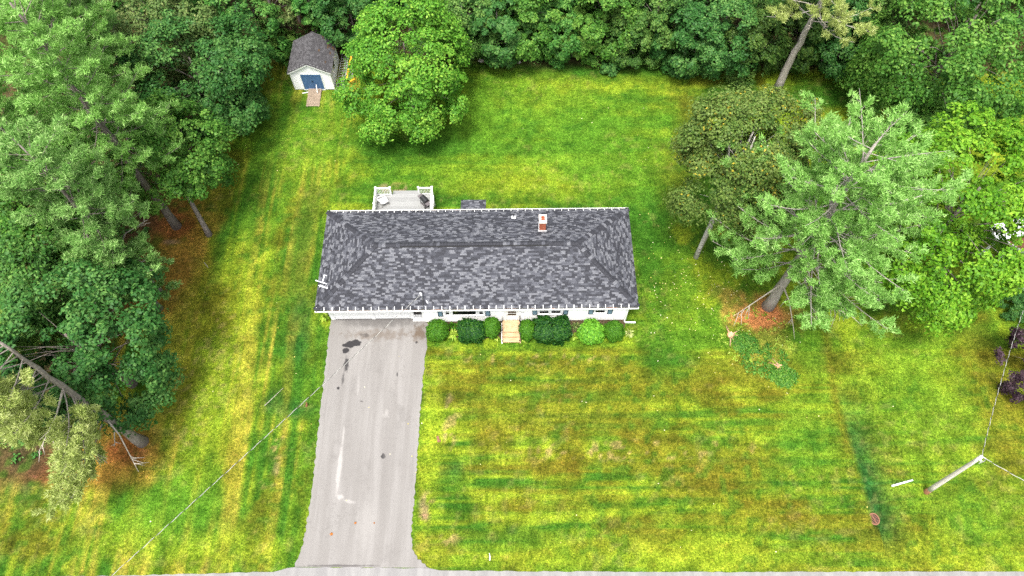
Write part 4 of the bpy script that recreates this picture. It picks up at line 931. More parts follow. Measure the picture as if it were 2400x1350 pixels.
def broadleaf(seed, a, bz, nl=22, cl=13, lf=60, leaf=0.20, lobe=0.40, top=0.0, droop=0.0, ragged=0.30, low=-0.55, spread=.40):
    """crown centred at the origin: boughs -> sprays -> leaves; returns arrays and the bough tips"""
    rng = np.random.default_rng(seed)
    i = np.arange(nl) + .5; z = 1 - 2 * i / nl; ph = i * 2.39996 + rng.uniform(0, 6.28)
    D = np.stack([np.sqrt(1 - z * z) * np.cos(ph), np.sqrt(1 - z * z) * np.sin(ph), z], 1) + rng.normal(size=(nl, 3)) * .16
    D /= np.linalg.norm(D, axis=1, keepdims=True); D = D[D[:, 2] > low - .2]; nl = len(D)
    shape = np.ones(nl) - top * np.clip(D[:, 2], 0, 1) * 0
    taper = 1 - top * np.clip(D[:, 2], 0, 1) * (1 - np.abs(D[:, 2]))
    RL = rng.uniform(.8, 1.25, nl) * lobe * a
    LC = D * np.array([a, a, bz]) * (rng.uniform(.58, .58 + ragged, nl) * shape)[:, None]
    LC[:, :2] *= taper[:, None]
    LC = np.concatenate([LC, unit(5, rng) * np.array([a, a, bz]) * .25]); RL = np.concatenate([RL, np.full(5, lobe * a * 1.1)]); D2 = np.concatenate([D, unit(5, rng)]); core = nl
    P_, N_, T_, S_ = [], [], [], []
    for k in range(len(LC)):
        m = max(4, int(cl * (RL[k] / (lobe * a)) ** 2)); m = m if k < core else m // 2
        d = unit(m * 3, rng); w = d @ D2[k] + rng.normal(size=m * 3) * .35; d = d[np.argsort(-w)[:m]]
        cc = LC[k] + d * np.array([1, 1, .85]) * RL[k] * rng.uniform(.65, 1.08, m)[:, None]
        rc = RL[k] * spread * rng.uniform(.65, 1.35, m); bt = rng.uniform(-.14, .14)
        out = cc / np.maximum(np.linalg.norm(cc, axis=1, keepdims=True), 1e-6)
        nn = int(lf); 
        q = unit(m * nn, rng).reshape(m, nn, 3) * (rng.random((m, nn, 1)) ** .45)
        up = out * .55 + np.array([0, 0, .75]); up /= np.linalg.norm(up, axis=1, keepdims=True)
        h = (q * up[:, None, :]).sum(-1, keepdims=True)
        q = q - up[:, None, :] * h * .62                     # sprays are flattish, tilted outward
        r2 = (q ** 2).sum(-1, keepdims=True)
        p = cc[:, None, :] + q * rc[:, None, None] - np.array([0, 0, 1]) * r2 * rc[:, None, None] * (.25 + droop)
        nr = up[:, None, :] * .9 + q * .8 + rng.normal(size=(m, nn, 3)) * .30
        tt = .5 + bt + rng.uniform(-.16, .16, m)[:, None] + rng.normal(size=(m, nn)) * .19
        P_.append(p.reshape(-1, 3)); N_.append(nr.reshape(-1, 3)); T_.append(tt.ravel()); S_.append(rng.uniform(.7, 1.25, m * nn) * leaf)
    return np.concatenate(P_), np.concatenate(N_), np.concatenate(S_), np.concatenate(T_), LC[:core], rng

def trunk_mesh(name, base, top, r, limbs, m, seed, bow=.15, n=9, lr=.28, smooth=True):
    rs_ = random.Random(seed); b = MB(); base, top = Vector(base), Vector(top)
    k = 9; side = Vector((rs_.uniform(-1, 1), rs_.uniform(-1, 1), 0)) * bow
    pt = lambda f: base.lerp(top, f) + side * math.sin(f * math.pi)
    pts = [pt(i / k) for i in range(k + 1)]; rad = [r * (1 - .72 * i / k) for i in range(k + 1)]; rad[0] = r * 1.35
    b.tube(pts, rad, n)
    for L in limbs:
        L = Vector(L); f = min(.92, max(.18, (L.z - base.z) / max(top.z - base.z, .1) * .75)); s = pt(f); rr = r * lr * (1.2 - f)
        mid = s.lerp(L, .5) + Vector((0, 0, .08 * (L - s).length))
        b.tube([s, mid, L], [rr, rr * .65, rr * .22], 5)
    return b.mesh(name, m, smooth)

def plant_broadleaf(name, label, cat, u, v, hc, a, bz, m, seed, bark=None, group=None, base=None, tr=.2, mesh_from=None, rz=0, scale=1, **kw):
    """a broadleaf whose crown centre stands at height hc at the spot shown at (u, v)"""
    c_ = P(u, v, hc); t = thing(name, label, cat, (c_[0], c_[1], 0), rz, group)
    if mesh_from:
        for nm, me, z in mesh_from: 
            o = obj(nm, me, t, (0, 0, 0)); 
        t.scale = (scale,) * 3; return t
    p, n, s, ti, lobes, rng = broadleaf(seed, a, bz, **kw)
    p[:, 2] += hc; keep = p[:, 2] > .12; p, n, s, ti = p[keep], n[keep], s[keep], ti[keep]
    bx = Vector((0, 0, -.2)) if base is None else Vector((base[0] - c_[0], base[1] - c_[1], -.2))
    obj('trunk', trunk_mesh('trunk', bx, (0, 0, hc + bz * .45), tr, [(x, y, z + hc) for x, y, z in lobes * .88], bark or BARK, seed), t)
    obj('crown', leaf_mesh('crown', p, n, s, ti, m, rng=rng), t)
    return t

def pine_arrays(seed, h0, h1, rmax, axis_pt, nb=46, tw=9, nd=30, needle=.26, up=.25, prof=None, gap=0.0, azi=None, lv=.10):
    """branches in loose whorls round axis_pt(f); needle tufts along their outer parts"""
    rng = np.random.default_rng(seed); br = []; V = []; T = []
    for i in range(nb):
        f = (i + .5) / nb; f = f ** .9; z = h0 + (h1 - h0) * f
        L = rmax * (prof(f) if prof else (1 - f) ** .75 * .9 + .12) * rng.uniform(.72, 1.15)
        az = azi(i, rng) if azi else i * 2.39996 + rng.uniform(-.5, .5)
        s = np.array(axis_pt(z)); d = np.array([math.cos(az), math.sin(az), 0]); lift = (up + .55 * f) + rng.uniform(-lv, lv)
        k = np.linspace(0, 1, 6)[:, None]
        side = np.array([-d[1], d[0], 0]) * rng.uniform(-.18, .18)
        pts = s + d * L * k + side * L * k ** 2 + np.array([0, 0, 1]) * L * (lift * k - .16 * np.sin(k * math.pi) * (1 - f))
        br.append((pts, .016 + .007 * L))
        for j in range(int(tw * (0.5 + L / rmax))):
            g = rng.uniform(.16 + gap, 1.0) ** .9; p0 = np.array([np.interp(g, k[:, 0], pts[:, q]) for q in range(3)])
            sg = 1 if j % 2 else -1
            td = d * rng.uniform(.35, .95) + sg * np.array([-d[1], d[0], 0]) * rng.uniform(.3, 1.0) + np.array([0, 0, rng.uniform(.1, .55)])
            td /= np.linalg.norm(td); tl = L * .26 * (1.25 - g) * rng.uniform(.7, 1.3) + .22
            p1 = p0 + td * tl; br.append((np.stack([p0, p1]), .012))
            for q in np.linspace(.45, 1.0, max(2, int(tl / .24))):
                cpt = p0 + td * tl * q; n = nd
                dirs = unit(n, rng) * .75 + td * .45 + np.array([0, 0, .45]); dirs /= np.linalg.norm(dirs, axis=1, keepdims=True)
                ln = needle * rng.uniform(.7, 1.2, n)[:, None]
                wv = np.cross(dirs, rng.normal(size=(n, 3))); wv /= np.linalg.norm(wv, axis=1, keepdims=True)
                st = cpt + rng.normal(size=(n, 3)) * .085
                w_ = needle * .095
                V.append(np.stack([st - wv * w_ * 1.5, st + wv * w_ * 1.5, st + dirs * ln * 1.1], 1).reshape(-1, 3))
                T.append(np.repeat(np.clip(.5 + rng.uniform(-.2, .2) + rng.normal(size=n) * .15, 0, 1), 3))
    return br, np.concatenate(V), np.concatenate(T)

def plant_pine(name, label, base, h, r0, m, seed, rmax, h0, lean=(0, 0), bark=None, group=None, vis=0, dead=None, **kw):
    t = thing(name, label, 'tree', (base[0], base[1], 0), 0, group)
    ax = lambda z: (lean[0] * z / h, lean[1] * z / h, z)
    rs_ = random.Random(seed); b = MB(); k = 14
    wob_ = [(rs_.uniform(-.06, .06), rs_.uniform(-.06, .06)) for _ in range(k + 1)]
    pts = [Vector(ax(h * i / k)) + Vector((*wob_[i], 0)) for i in range(k + 1)]; pts[0].z = -.2
    b.tube(pts, [r0 * (1 - .82 * i / k) * (1.3 if i == 0 else 1) for i in range(k + 1)], 10)
    br, V, T = pine_arrays(seed, h0, h - .3, rmax, ax, **kw)
    for p_, r_ in br: b.tube([tuple(q) for q in p_], [r_ * (1 - .7 * i / (len(p_) - 1)) for i in range(len(p_))], 4, cap=False)
    obj('trunk', b.mesh('trunk', bark or BARK, True), t)
    obj('crown', faces_mesh('crown', V, 3, T, m), t)
    for (hz, az, L, dz) in dead or []:           # bare limbs, each its own part
        q = MB(); s = Vector(ax(hz)); d = Vector((math.cos(az), math.sin(az), dz)); a2 = Vector((-d.y, d.x, 0))
        pl = [s, s + d * L * .4 + a2 * .1 * L * rs_.uniform(-1, 1), s + d * L + Vector((0, 0, -.12 * L)) + a2 * .2 * L * rs_.uniform(-1, 1)]
        q.tube(pl, [.055 + .008 * L, .045, .018], 5)
        for _ in range(5):
            f = rs_.uniform(.35, .95); o = pl[1].lerp(pl[2], f) if f > .4 else pl[0].lerp(pl[1], f * 2); e = o + (d * rs_.uniform(.2, .7) + a2 * rs_.uniform(-.8, .8) + Vector((0, 0, rs_.uniform(-.35, .2)))) * L * .3
            q.tube([o, e], [.03, .01], 4)
        q.build('dead_limb', DEADW, t, True)
    return t

G = {
    'solo': leaf_mat('leaf_bright_maple', [(0.04, 0.145, 0.012), (0.1, 0.275, 0.024), (0.28, 0.48, 0.06)], 0.36),
    'bright': leaf_mat('leaf_yellow_green', [(0.035, 0.13, 0.006), (0.11, 0.275, 0.014), (0.27, 0.46, 0.038)], 0.36),
    'mid': leaf_mat('leaf_mid_maple', [(0.028, 0.105, 0.012), (0.07, 0.19, 0.024), (0.185, 0.34, 0.055)], 0.34),
    'dark': leaf_mat('leaf_dark_maple', [(0.017, 0.078, 0.014), (0.04, 0.132, 0.026), (0.12, 0.245, 0.055)], 0.3),
    'wood': leaf_mat('leaf_woodland', [(0.02, 0.08, 0.013), (0.052, 0.148, 0.024), (0.155, 0.29, 0.058)], 0.3, hue=.02),
    'woodl': leaf_mat('leaf_wood_light', [(0.05, 0.14, 0.018), (0.12, 0.24, 0.036), (0.24, 0.38, 0.075)], 0.34),
    'olive': leaf_mat('leaf_olive', [(0.045, 0.105, 0.024), (0.11, 0.18, 0.045), (0.25, 0.29, 0.1)], 0.3),
    'birch': leaf_mat('leaf_birch', [(.032,.075,.012),(.045,.095,.015),(.060,.118,.018),(.085,.150,.026),(.11,.175,.034),(.13,.19,.04),(.14,.205,.044),(.15,.21,.048),(.38,.31,.03)], .3),
    'pine': leaf_mat('needle_pale', [(0.13, 0.3, 0.05), (0.25, 0.48, 0.105), (0.5, 0.73, 0.27)], 0.42),
    'pineg': leaf_mat('needle_green', [(0.1, 0.25, 0.05), (0.22, 0.41, 0.105), (0.46, 0.65, 0.25)], 0.4),
    'piney': leaf_mat('needle_yellowish', [(0.21, 0.29, 0.06), (0.38, 0.46, 0.13), (0.62, 0.66, 0.3)], 0.42),
    'shrub': leaf_mat('leaf_round_shrub', [(0.018, 0.08, 0.004), (0.042, 0.14, 0.007), (0.095, 0.22, 0.016)], 0.2),
    'yew': leaf_mat('leaf_dark_shrub', [(0.003, 0.028, 0.004), (0.008, 0.052, 0.007), (0.055, 0.15, 0.015)], 0.15),
    'lime': leaf_mat('leaf_lime', [(0.120, 0.240, 0.014), (0.264, 0.408, 0.036), (0.504, 0.600, 0.120)], .3),
    'spirea': leaf_mat('leaf_light_shrub', [(0.036, 0.144, 0.010), (0.090, 0.264, 0.017), (0.204, 0.432, 0.036)], .25),
    'purple': leaf_mat('leaf_purple', [(0.014, 0.007, 0.012), (0.034, 0.016, 0.026), (0.090, 0.060, 0.072)], .15),
    'cover': leaf_mat('leaf_ground_cover', [(0.02, 0.09, 0.01), (0.055, 0.17, 0.018), (0.19, 0.33, 0.045)], 0.2),
}

# the maple standing alone by the shed
plant_broadleaf('maple_tree', 'bright green rounded maple standing alone on the back lawn beside the shed', 'tree', 956, 158, 5.7, 5.2, 5.7, G['solo'], 31, nl=38, cl=15, lf=64, leaf=.24, lobe=.30, top=.75, ragged=.30, tr=.22, spread=.42)

# right-hand group
plant_broadleaf('maple_tree', 'big yellow-green maple with drooping boughs over the right edge of the lawn', 'tree', 2238, 500, 8.0, 7.0, 7.6, G['bright'], 41, nl=62, cl=14, lf=62, leaf=.26, lobe=.22, droop=.25, ragged=.32, tr=.3)
plant_broadleaf('maple_tree', 'tall mid green maple in the far right corner behind the yellow-green one', 'tree', 2235, 110, 8.0, 7.0, 6.8, G['mid'], 42, nl=36, cl=15, lf=66, leaf=.26, lobe=.29, ragged=.30, tr=.3)
plant_broadleaf('maple_tree', 'low spreading dark green maple bough tree under the tall corner maple', 'tree', 2170, 225, 3.0, 4.6, 3.0, G['mid'], 43, nl=22, cl=13, lf=60, leaf=.24, lobe=.34, tr=.18)
bb = P(1631, 603)
t = plant_broadleaf('birch_tree', 'olive birch with white stems and scattered yellow leaves left of the big pine', 'tree', 1737, 372, 10.2, 4.3, 6.0, G['birch'], 51, bark=BIRCHB, base=bb, nl=40, cl=20, lf=80, leaf=.19, lobe=.30, ragged=.30, tr=.17, spread=.55)
c_ = P(1737, 372, 10.2)
def to_local(u, v, z): q = P(u, v, z); return (q[0] - c_[0], q[1] - c_[1], z)
for i, st_ in enumerate((((1640, 585, .8), (1690, 485, 6.0), (1705, 400, 9.5), (1712, 300, 13.2)), ((1690, 485, 6.0), (1745, 430, 9.8), (1758, 350, 12.8), (1770, 320, 13.8)), ((1745, 430, 9.8), (1790, 395, 12.0), (1800, 340, 13.6)), ((1705, 400, 9.5), (1660, 330, 12.6)))):
    b = MB(); b.tube([to_local(*q) for q in st_], [(.15, .12, .10, .045), (.10, .085, .07, .03), (.07, .05, .03), (.06, .03)][i], 7); b.build('stem', BIRCHB, t, True)
pbs = P(1800, 718)
prof_big = lambda f: (.55 + .55 * math.sin(math.pi * min(1, f * 1.15 + .12))) * (1 if f < .8 else 1 - (f - .8) * 1.6)
rsd = random.Random(3)
plant_pine('white_pine', 'large pale blue-green white pine with spreading tufted branches on the right lawn', pbs, 19.2, .40, G['pine'], 61, 6.4, 6.2, lean=(-.7, -.2), bark=BARKP, nb=68, tw=12, nd=32, needle=.24, prof=prof_big, up=.10,
           dead=[(3.6, R(-70), 3.2, -.25), (3.9, R(205), 3.8, -.35), (5.2, R(-40), 5.2, -.12), (6.4, R(-60), 4.6, -.05), (8.0, R(-75), 3.4, 0), (9.2, R(-100), 3.0, .05), (11, R(-50), 3.2, .1), (12.5, R(-110), 2.4, .1), (7.2, R(-20), 4.4, -.1), (10, R(190), 3.2, 0), (13.5, R(-80), 2.4, .2)])
rp_ = P(1820, 207)
plant_pine('white_pine', 'tall pine with a long bare trunk in front of the back wood', rp_, 15.0, .36, G['piney'], 62, 5.0, 7.4, lean=(.5, -.1), bark=BARKP, nb=26, tw=8, nd=32, needle=.24, up=.05, dead=[(8.4, R(-60), 1.6, .0), (9.0, R(160), 2.4, .1), (8.0, R(-120), 1.2, -.1)])
plant_broadleaf('purple_shrub', 'dark purple leaved tree reaching in at the right edge', 'tree', 2462, 842, 2.8, 2.6, 2.4, G['purple'], 63, nl=22, cl=10, lf=50, leaf=.16, lobe=.30, ragged=.5, tr=.09)
plant_broadleaf('green_shrub', "low dark shrub at the corner of the neighbour's house", 'shrub', 2392, 712, .8, 1.3, .8, G['dark'], 64, nl=16, cl=9, lf=50, leaf=.11, lobe=.4, tr=.05)

# left-hand group
LP = 'pines along the left edge'
pal = dict(tw=11, nd=32, needle=.24)
plant_pine('white_pine', 'tall pale white pine behind the left maple, trunk rising from the brown needles', P(415, 531), 21.5, .33, G['pine'], 71, 5.2, 8.5, lean=(0, .4), group=LP, nb=54, prof=lambda f: .95 - .55 * f, up=.12, **pal)
plant_pine('white_pine', 'grey-trunked pine crossing behind the dark left maple', P(378, 688), 17.5, .25, G['pineg'], 72, 3.9, 7.5, group=LP, nb=44, prof=lambda f: 1 - .5 * f, up=.12, dead=[(5.0, R(60), 1.6, .3), (6.6, R(55), 2.6, .4), (6.9, R(-140), 1.2, .2), (4.4, R(20), .9, .3)], **pal)
plant_pine('white_pine', 'short pale-tipped pine whose trunk stands nearest the dark left maple', P(375, 723), 10.5, .23, G['pineg'], 73, 3.0, 3.4, group=LP, nb=34, prof=lambda f: 1 - .6 * f, up=.05, **pal)
plant_pine('white_pine', 'leaning pine with a thick bare trunk and dead limbs at the lower left', P(333, 1036), 15.2, .36, G['piney'], 74, 5.6, 4.6, lean=(-.5, .9), bark=BARKG, group=LP, lv=.45, nb=24, tw=15, nd=36, needle=.24, up=-.22, prof=lambda f: 1 - .4 * f,
           azi=lambda i, r: R(248) + r.uniform(-.95, .9),
           dead=[(4.0, R(-75), 1.5, -.25), (5.2, R(-52), 3.6, -.5), (7.4, R(-82), 3.2, -.55), (9.4, R(-105), 3.6, -.3)])
plant_pine('white_pine', 'pale pine in the upper left corner, highest in the picture on that side', P(330, 360), 18.5, .30, G['pine'], 75, 5.4, 5.5, group=LP, nb=56, prof=lambda f: 1 - .5 * f, up=.12, **pal)
plant_pine('white_pine', 'silvery pine at the left edge between the corner pine and the mid green maple', P(235, 545), 19.0, .30, G['pine'], 76, 4.6, 8.0, group=LP, nb=46, prof=lambda f: 1 - .5 * f, up=.12, **pal)
plant_pine('white_pine', 'slim green pine rising behind the bright left maple', P(345, 285), 15.5, .2, G['pineg'], 77, 3.6, 5.0, group=LP, nb=40, prof=lambda f: 1 - .6 * f, up=.12, **pal)
plant_broadleaf('maple_tree', 'bright green maple over the brown needles right of the pale pines', 'tree', 392, 362, 6.2, 4.4, 4.3, G['mid'], 81, base=P(490, 551), nl=28, cl=14, lf=64, leaf=.23, lobe=.32, tr=.22)
plant_broadleaf('maple_tree', 'dark blue-green maple filling the left edge beside the lawn', 'tree', 200, 818, 6.4, 5.3, 5.1, G['dark'], 82, nl=36, cl=15, lf=66, leaf=.25, lobe=.30, tr=.28)
plant_broadleaf('maple_tree', 'mid green maple on the left edge above the dark blue-green one', 'tree', 105, 480, 8.5, 4.4, 4.8, G['mid'], 83, nl=28, cl=14, lf=62, leaf=.25, lobe=.32, tr=.22)
plant_broadleaf('maple_tree', 'dull green maple between the grey-trunked pine and the dark blue-green maple', 'tree', 115, 612, 7.5, 4.1, 4.2, G['wood'], 84, nl=26, cl=14, lf=60, leaf=.23, lobe=.33, tr=.22)
plant_broadleaf('dark_tree', 'dark green tree at the lawn corner left of the shed', 'tree', 470, 185, 5.2, 5.3, 5.2, G['dark'], 85, nl=32, cl=14, lf=62, leaf=.24, lobe=.31, tr=.22)
plant_broadleaf('dark_tree', 'deep green tree behind the corner tree left of the shed', 'tree', 545, 70, 4.6, 4.0, 5.0, G['wood'], 86, nl=26, cl=13, lf=58, leaf=.24, lobe=.33, tr=.2)
plant_broadleaf('olive_tree', 'olive tinted tree at the top between the corner pine and the deep green tree', 'tree', 385, 45, 7.0, 4.4, 5.0, G['olive'], 87, nl=26, cl=13, lf=58, leaf=.22, lobe=.33, tr=.2)
plant_broadleaf('dark_tree', 'small bright tipped tree low at the left lawn edge under the corner tree', 'tree', 540, 235, 2.6, 2.6, 2.6, G['dark'], 88, nl=20, cl=11, lf=56, leaf=.2, lobe=.36, tr=.14)
plant_broadleaf('maple_tree', 'yellowish young tree at the left edge above the leaning pine', 'tree', 40, 775, 5.0, 2.6, 2.6, G['woodl'], 89, nl=18, cl=11, lf=54, leaf=.2, lobe=.36, tr=.12)

# the wood behind the back lawn
W1 = 'trees of the wood edge behind the back lawn'
wood = [  # u, v, height of crown centre, radius, half height, leaf, label
    (640, 30, 3.0, 2.1, 3.0, 'olive', 'thin pale tree in the gap left of the shed roof'),
    (735, 18, 3.0, 2.2, 3.0, 'wood', 'dark tree directly behind the shed roof'),
    (815, 30, 4.2, 2.9, 4.0, 'dark', 'dark tree between the shed and the lone maple'),
    (1085, 62, 4.2, 3.0, 4.2, 'wood', 'wood edge tree just right of the lone maple'),
    (1165, 78, 4.0, 2.7, 3.9, 'dark', 'deep green wood edge tree, second right of the lone maple'),
    (1240, 45, 4.6, 2.8, 4.2, 'mid', 'fresh green wood edge tree, third right of the lone maple'),
    (1305, 86, 3.2, 2.3, 3.0, 'wood', 'bushy tree at the wood edge left of the low light bough'),
    (1348, 84, 2.9, 1.9, 1.4, 'woodl', 'light green low tree leaning out of the middle of the wood edge'),
    (1415, 50, 4.6, 2.9, 4.2, 'mid', 'fresh green tree right of the low light green one at the wood edge'),
    (1470, 96, 2.8, 2.2, 2.6, 'wood', 'small wood edge tree above the shrub that strays onto the lawn'),
    (1540, 52, 4.5, 2.9, 4.2, 'wood', 'wood edge tree in the middle between the straying shrub and bare pine'),
    (1610, 84, 4.0, 2.8, 3.9, 'dark', 'deep green wood edge tree, second left of the bare trunked pine'),
    (1690, 92, 4.2, 3.0, 4.2, 'dark', 'broad dark tree touching the bare trunked pine from the left'),
    (1765, 104, 3.8, 2.7, 3.8, 'wood', 'dark tree whose crown lies behind the bare pine trunk'),
    (1875, 92, 3.8, 2.8, 3.6, 'wood', 'dark tree just right of the bare pine trunk'),
    (1965, 86, 4.0, 2.9, 3.8, 'dark', 'dark tree left of the tall corner maple'),
    (2045, 62, 4.4, 2.8, 4.0, 'wood', 'shaded tree half behind the tall corner maple'),
]
var = {}
for i, (u, v, hc, a, bz, mk, lb) in enumerate(wood):
    plant_broadleaf('wood_edge_tree', lb, 'tree', u, v - 12, hc, a, bz, G[mk], 200 + i, group=W1, nl=22 + i % 6, cl=12, lf=52, leaf=.19 + .10 * ((i * 37) % 10) / 10, lobe=.29 + .10 * ((i * 53) % 10) / 10, ragged=.34, tr=.15, low=-1, spread=.44)
plant_broadleaf('stray_shrub', 'dark shrub straying from the wood edge onto the back lawn', 'shrub', 1428, 158, .55, .75, .75, G['dark'], 231, nl=14, cl=8, lf=44, leaf=.16, lobe=.42, tr=.04)
plant_broadleaf('pale_bush', 'pale bush behind the left corner of the shed', 'shrub', 662, 98, .9, 1.3, 1.1, G['woodl'], 232, nl=16, cl=9, lf=48, leaf=.16, lobe=.4, tr=.04)
plant_broadleaf('pale_bush', 'grey-green bush in the gap between lawn corner and shed', 'shrub', 625, 84, .9, 1.4, 1.2, G['olive'], 233, nl=16, cl=9, lf=48, leaf=.16, lobe=.4, tr=.04)
plant_broadleaf('pale_bush', 'light green bush against the back of the shed', 'shrub', 772, 66, 1.2, 1.3, 1.3, G['mid'], 234, nl=16, cl=9, lf=48, leaf=.16, lobe=.4, tr=.04)
# the mass of the wood behind the edge, and the growth at its foot
rng = np.random.default_rng(77); PP, NN, SS, TT = [], [], [], []
for k in range(34):
    x = -48 + k * 3.0 + rng.uniform(-.8, .8); yy = 54.2 + rng.uniform(-.6, 1.6) + (2.5 if -26 < x < -16 else 0)
    p, n, s, ti, _, _ = broadleaf(300 + k, 2.7, 4.4, nl=14, cl=9, lf=24, leaf=.40, lobe=.42)
    PP.append(p + [x, yy, 4.6]); NN.append(n); SS.append(s); TT.append(ti - .15)
p = np.concatenate(PP); keep = p[:, 2] > .1
tag(obj('woods', leaf_mesh('woods', p[keep], np.concatenate(NN)[keep], np.concatenate(SS)[keep], np.concatenate(TT)[keep], G['wood'])), kind='stuff')
b = MB()
for k in range(60):
    x = rng.uniform(-46, 46); yy = rng.uniform(51, 57); r_ = rng.uniform(.06, .14); b.tube([(x, yy, -.1), (x + rng.uniform(-.3, .3), yy, 5), (x + rng.uniform(-.5, .5), yy, 10)], [r_, r_ * .8, r_ * .4], 6)
tag(b.build('trunks_in_the_woods', BARK), kind='stuff')
def carpet(name, xs, ys, hs, m, leaf, seed, lf=26):
    rng = np.random.default_rng(seed); n = len(xs)
    q = unit(n * lf, rng).reshape(n, lf, 3) * (rng.random((n, lf, 1)) ** .5); q[..., 2] = np.abs(q[..., 2])
    hs = np.array(hs)[:, None, None]
    p = np.stack([xs, ys, np.zeros(n) + .02], -1)[:, None, :] + q * np.concatenate([hs * 1.1, hs * 1.1, hs], -1)
    nr = q * .7 + np.array([0, 0, .8]) + rng.normal(size=q.shape) * .35
    tt = .5 + rng.uniform(-.25, .25, n)[:, None] + rng.normal(size=(n, lf)) * .15
    p = p.reshape(-1, 3); p[:, 2] += ground_z(p[:, 0], p[:, 1])
    tag(obj(name, leaf_mesh(name, p, nr.reshape(-1, 3), rng.uniform(.7, 1.3, n * lf) * leaf, tt.ravel(), m)), kind='stuff')
xs = rng.uniform(-34, 46, 900); ys = 49.6 + rng.exponential(1.6, 900) + .5 * (vnoise(xs * .4, xs * 0, 4) - .5) * 3 - .012 * xs; ok = ~((xs > -20.3) & (xs < -14) & (ys < 50)); xs, ys = xs[ok], ys[ok]
carpet('undergrowth', xs, ys, rng.uniform(.25, .85, len(xs)), G['wood'], .19, 5)
xs = -rng.uniform(29, 44, 420); ys = rng.uniform(12, 50, 420)
carpet('undergrowth', xs, ys, rng.uniform(.3, .8, 420), G['wood'], .22, 6)
def region(u, v, ru, rv, n, seed):
    r_ = np.random.default_rng(seed); c0 = P(u, v); k = M(u, v); ky = abs(P(u, v - 1)[1] - P(u, v + 1)[1]) / 2
    a_ = r_.uniform(0, 6.28, n); q = np.sqrt(r_.random(n)); return c0[0] + np.cos(a_) * q * ru * k, c0[1] + np.sin(a_) * q * rv * ky
x1, y1 = region(1836, 884, 30, 22, 150, 1); x2, y2 = region(1745, 805, 28, 24, 110, 2); x3, y3 = region(1790, 845, 60, 40, 90, 3)
r_cov = np.random.default_rng(3).uniform(.12, .34, 350)
carpet('ground_cover', np.concatenate([x1, x2, x3]), np.concatenate([y1, y2, y3]), r_cov, G['cover'], .13, 7, 16)
x1, y1 = region(1770, 790, 90, 70, 150, 4); carpet('tall_grass', x1, y1, np.full(150, .14), G['lime'], .10, 8, 9)

STUMPR = mat('stump_root', (0.40, 0.26, 0.17), 0.9, c2=(0.30, 0.17, 0.10), scale=6)
# stumps left of and below the big pine
for u, v, r_, lb, sd in ((1712, 786, .30, 'orange-red cut stump with pale roots, nearer the big pine', 1), (1828, 862, .26, 'pinkish star shaped stump among dark ground cover', 2)):
    p = P(u, v); r_ *= .8; t = thing('tree_stump', lb, 'stump', (p[0], p[1], 0), 0, 'stumps below the big pine'); rs_ = random.Random(sd)
    b = MB(); ring = [(r_ * rs_.uniform(.8, 1.2) * math.cos(2 * math.pi * i / 14), r_ * rs_.uniform(.8, 1.2) * math.sin(2 * math.pi * i / 14)) for i in range(14)]; b.prism(ring, -.1, .12); b.build('cut_top', STUMPM, t)
    for k in range(5):
        an = R((150, 215, 120, 330, 250)[k] + (0 if sd == 2 else 140)); L = rs_.uniform(.55, .95); b = MB(); d = Vector((math.cos(an), math.sin(an), 0))
        b.tube([d * r_ * .6 + Vector((0, 0, .08)), d * (r_ + L * .4) + Vector((0, 0, .06)), d * (r_ + L) + Vector((.1 * (k % 2), 0, .0))], [.07, .05, .02], 6); b.build('root', STUMPR, t, True)
# pale stones at the wood edge
for i, (u, v, r_, lb) in enumerate(((1127, 143, .22, 'pale stone at the wood edge right of the lone maple, largest of three'), (1168, 143, .10, 'smallest pale stone at the wood edge right of the lone maple'), (1216, 146, .17, 'pale stone farthest right at the wood edge near the lone maple'), (1848, 150, .2, 'tan stone beside the bare pine trunk'))):
    p = P(u, v); rs_ = random.Random(i); b = MB(); n = 9
    for j, (zz, f) in enumerate(((0, 1.1), (.5, 1.0), (.9, .6))): b.v += [(r_ * f * rs_.uniform(.8, 1.2) * math.cos(6.283 * k / n), r_ * .8 * f * rs_.uniform(.8, 1.2) * math.sin(6.283 * k / n), r_ * zz) for k in range(n)]
    for j in range(2):
        for k in range(n): b.f.append((j * n + k, j * n + (k + 1) % n, (j + 1) * n + (k + 1) % n, (j + 1) * n + k)); b.m.append(0)
    b.f.append(tuple(2 * n + k for k in range(n))); b.m.append(0)
    simple('stone', lb, 'stone', b, STONE, (p[0], p[1], 0), group='stones at the wood edge')
# fallen pale leaves round the birch
r_ = np.random.default_rng(9); n = 230
a_ = r_.normal(size=(n, 2)); c0 = P(1640, 690); xs = c0[0] + a_[:, 0] * 3.4; ys = c0[1] + a_[:, 1] * 3.2 - .2 * a_[:, 0]
xs = np.concatenate([xs, r_.uniform(-30, 30, 90)]); ys = np.concatenate([ys, r_.uniform(6, 46, 90)]); n = len(xs)
ok = ~((xs > -15) & (xs < 9.2) & (ys > 20.5) & (ys < 34)); xs, ys = xs[ok], ys[ok]; n = len(xs)
nr = np.tile([0, 0, 1.0], (n, 1)) + r_.normal(size=(n, 3)) * .25
tag(obj('fallen_leaves', leaf_mesh('fallen_leaves', np.stack([xs, ys, ground_z(xs, ys) + .05], -1), nr, r_.uniform(.05, .115, n), r_.random(n), PALELEAF, .8)), kind='stuff')

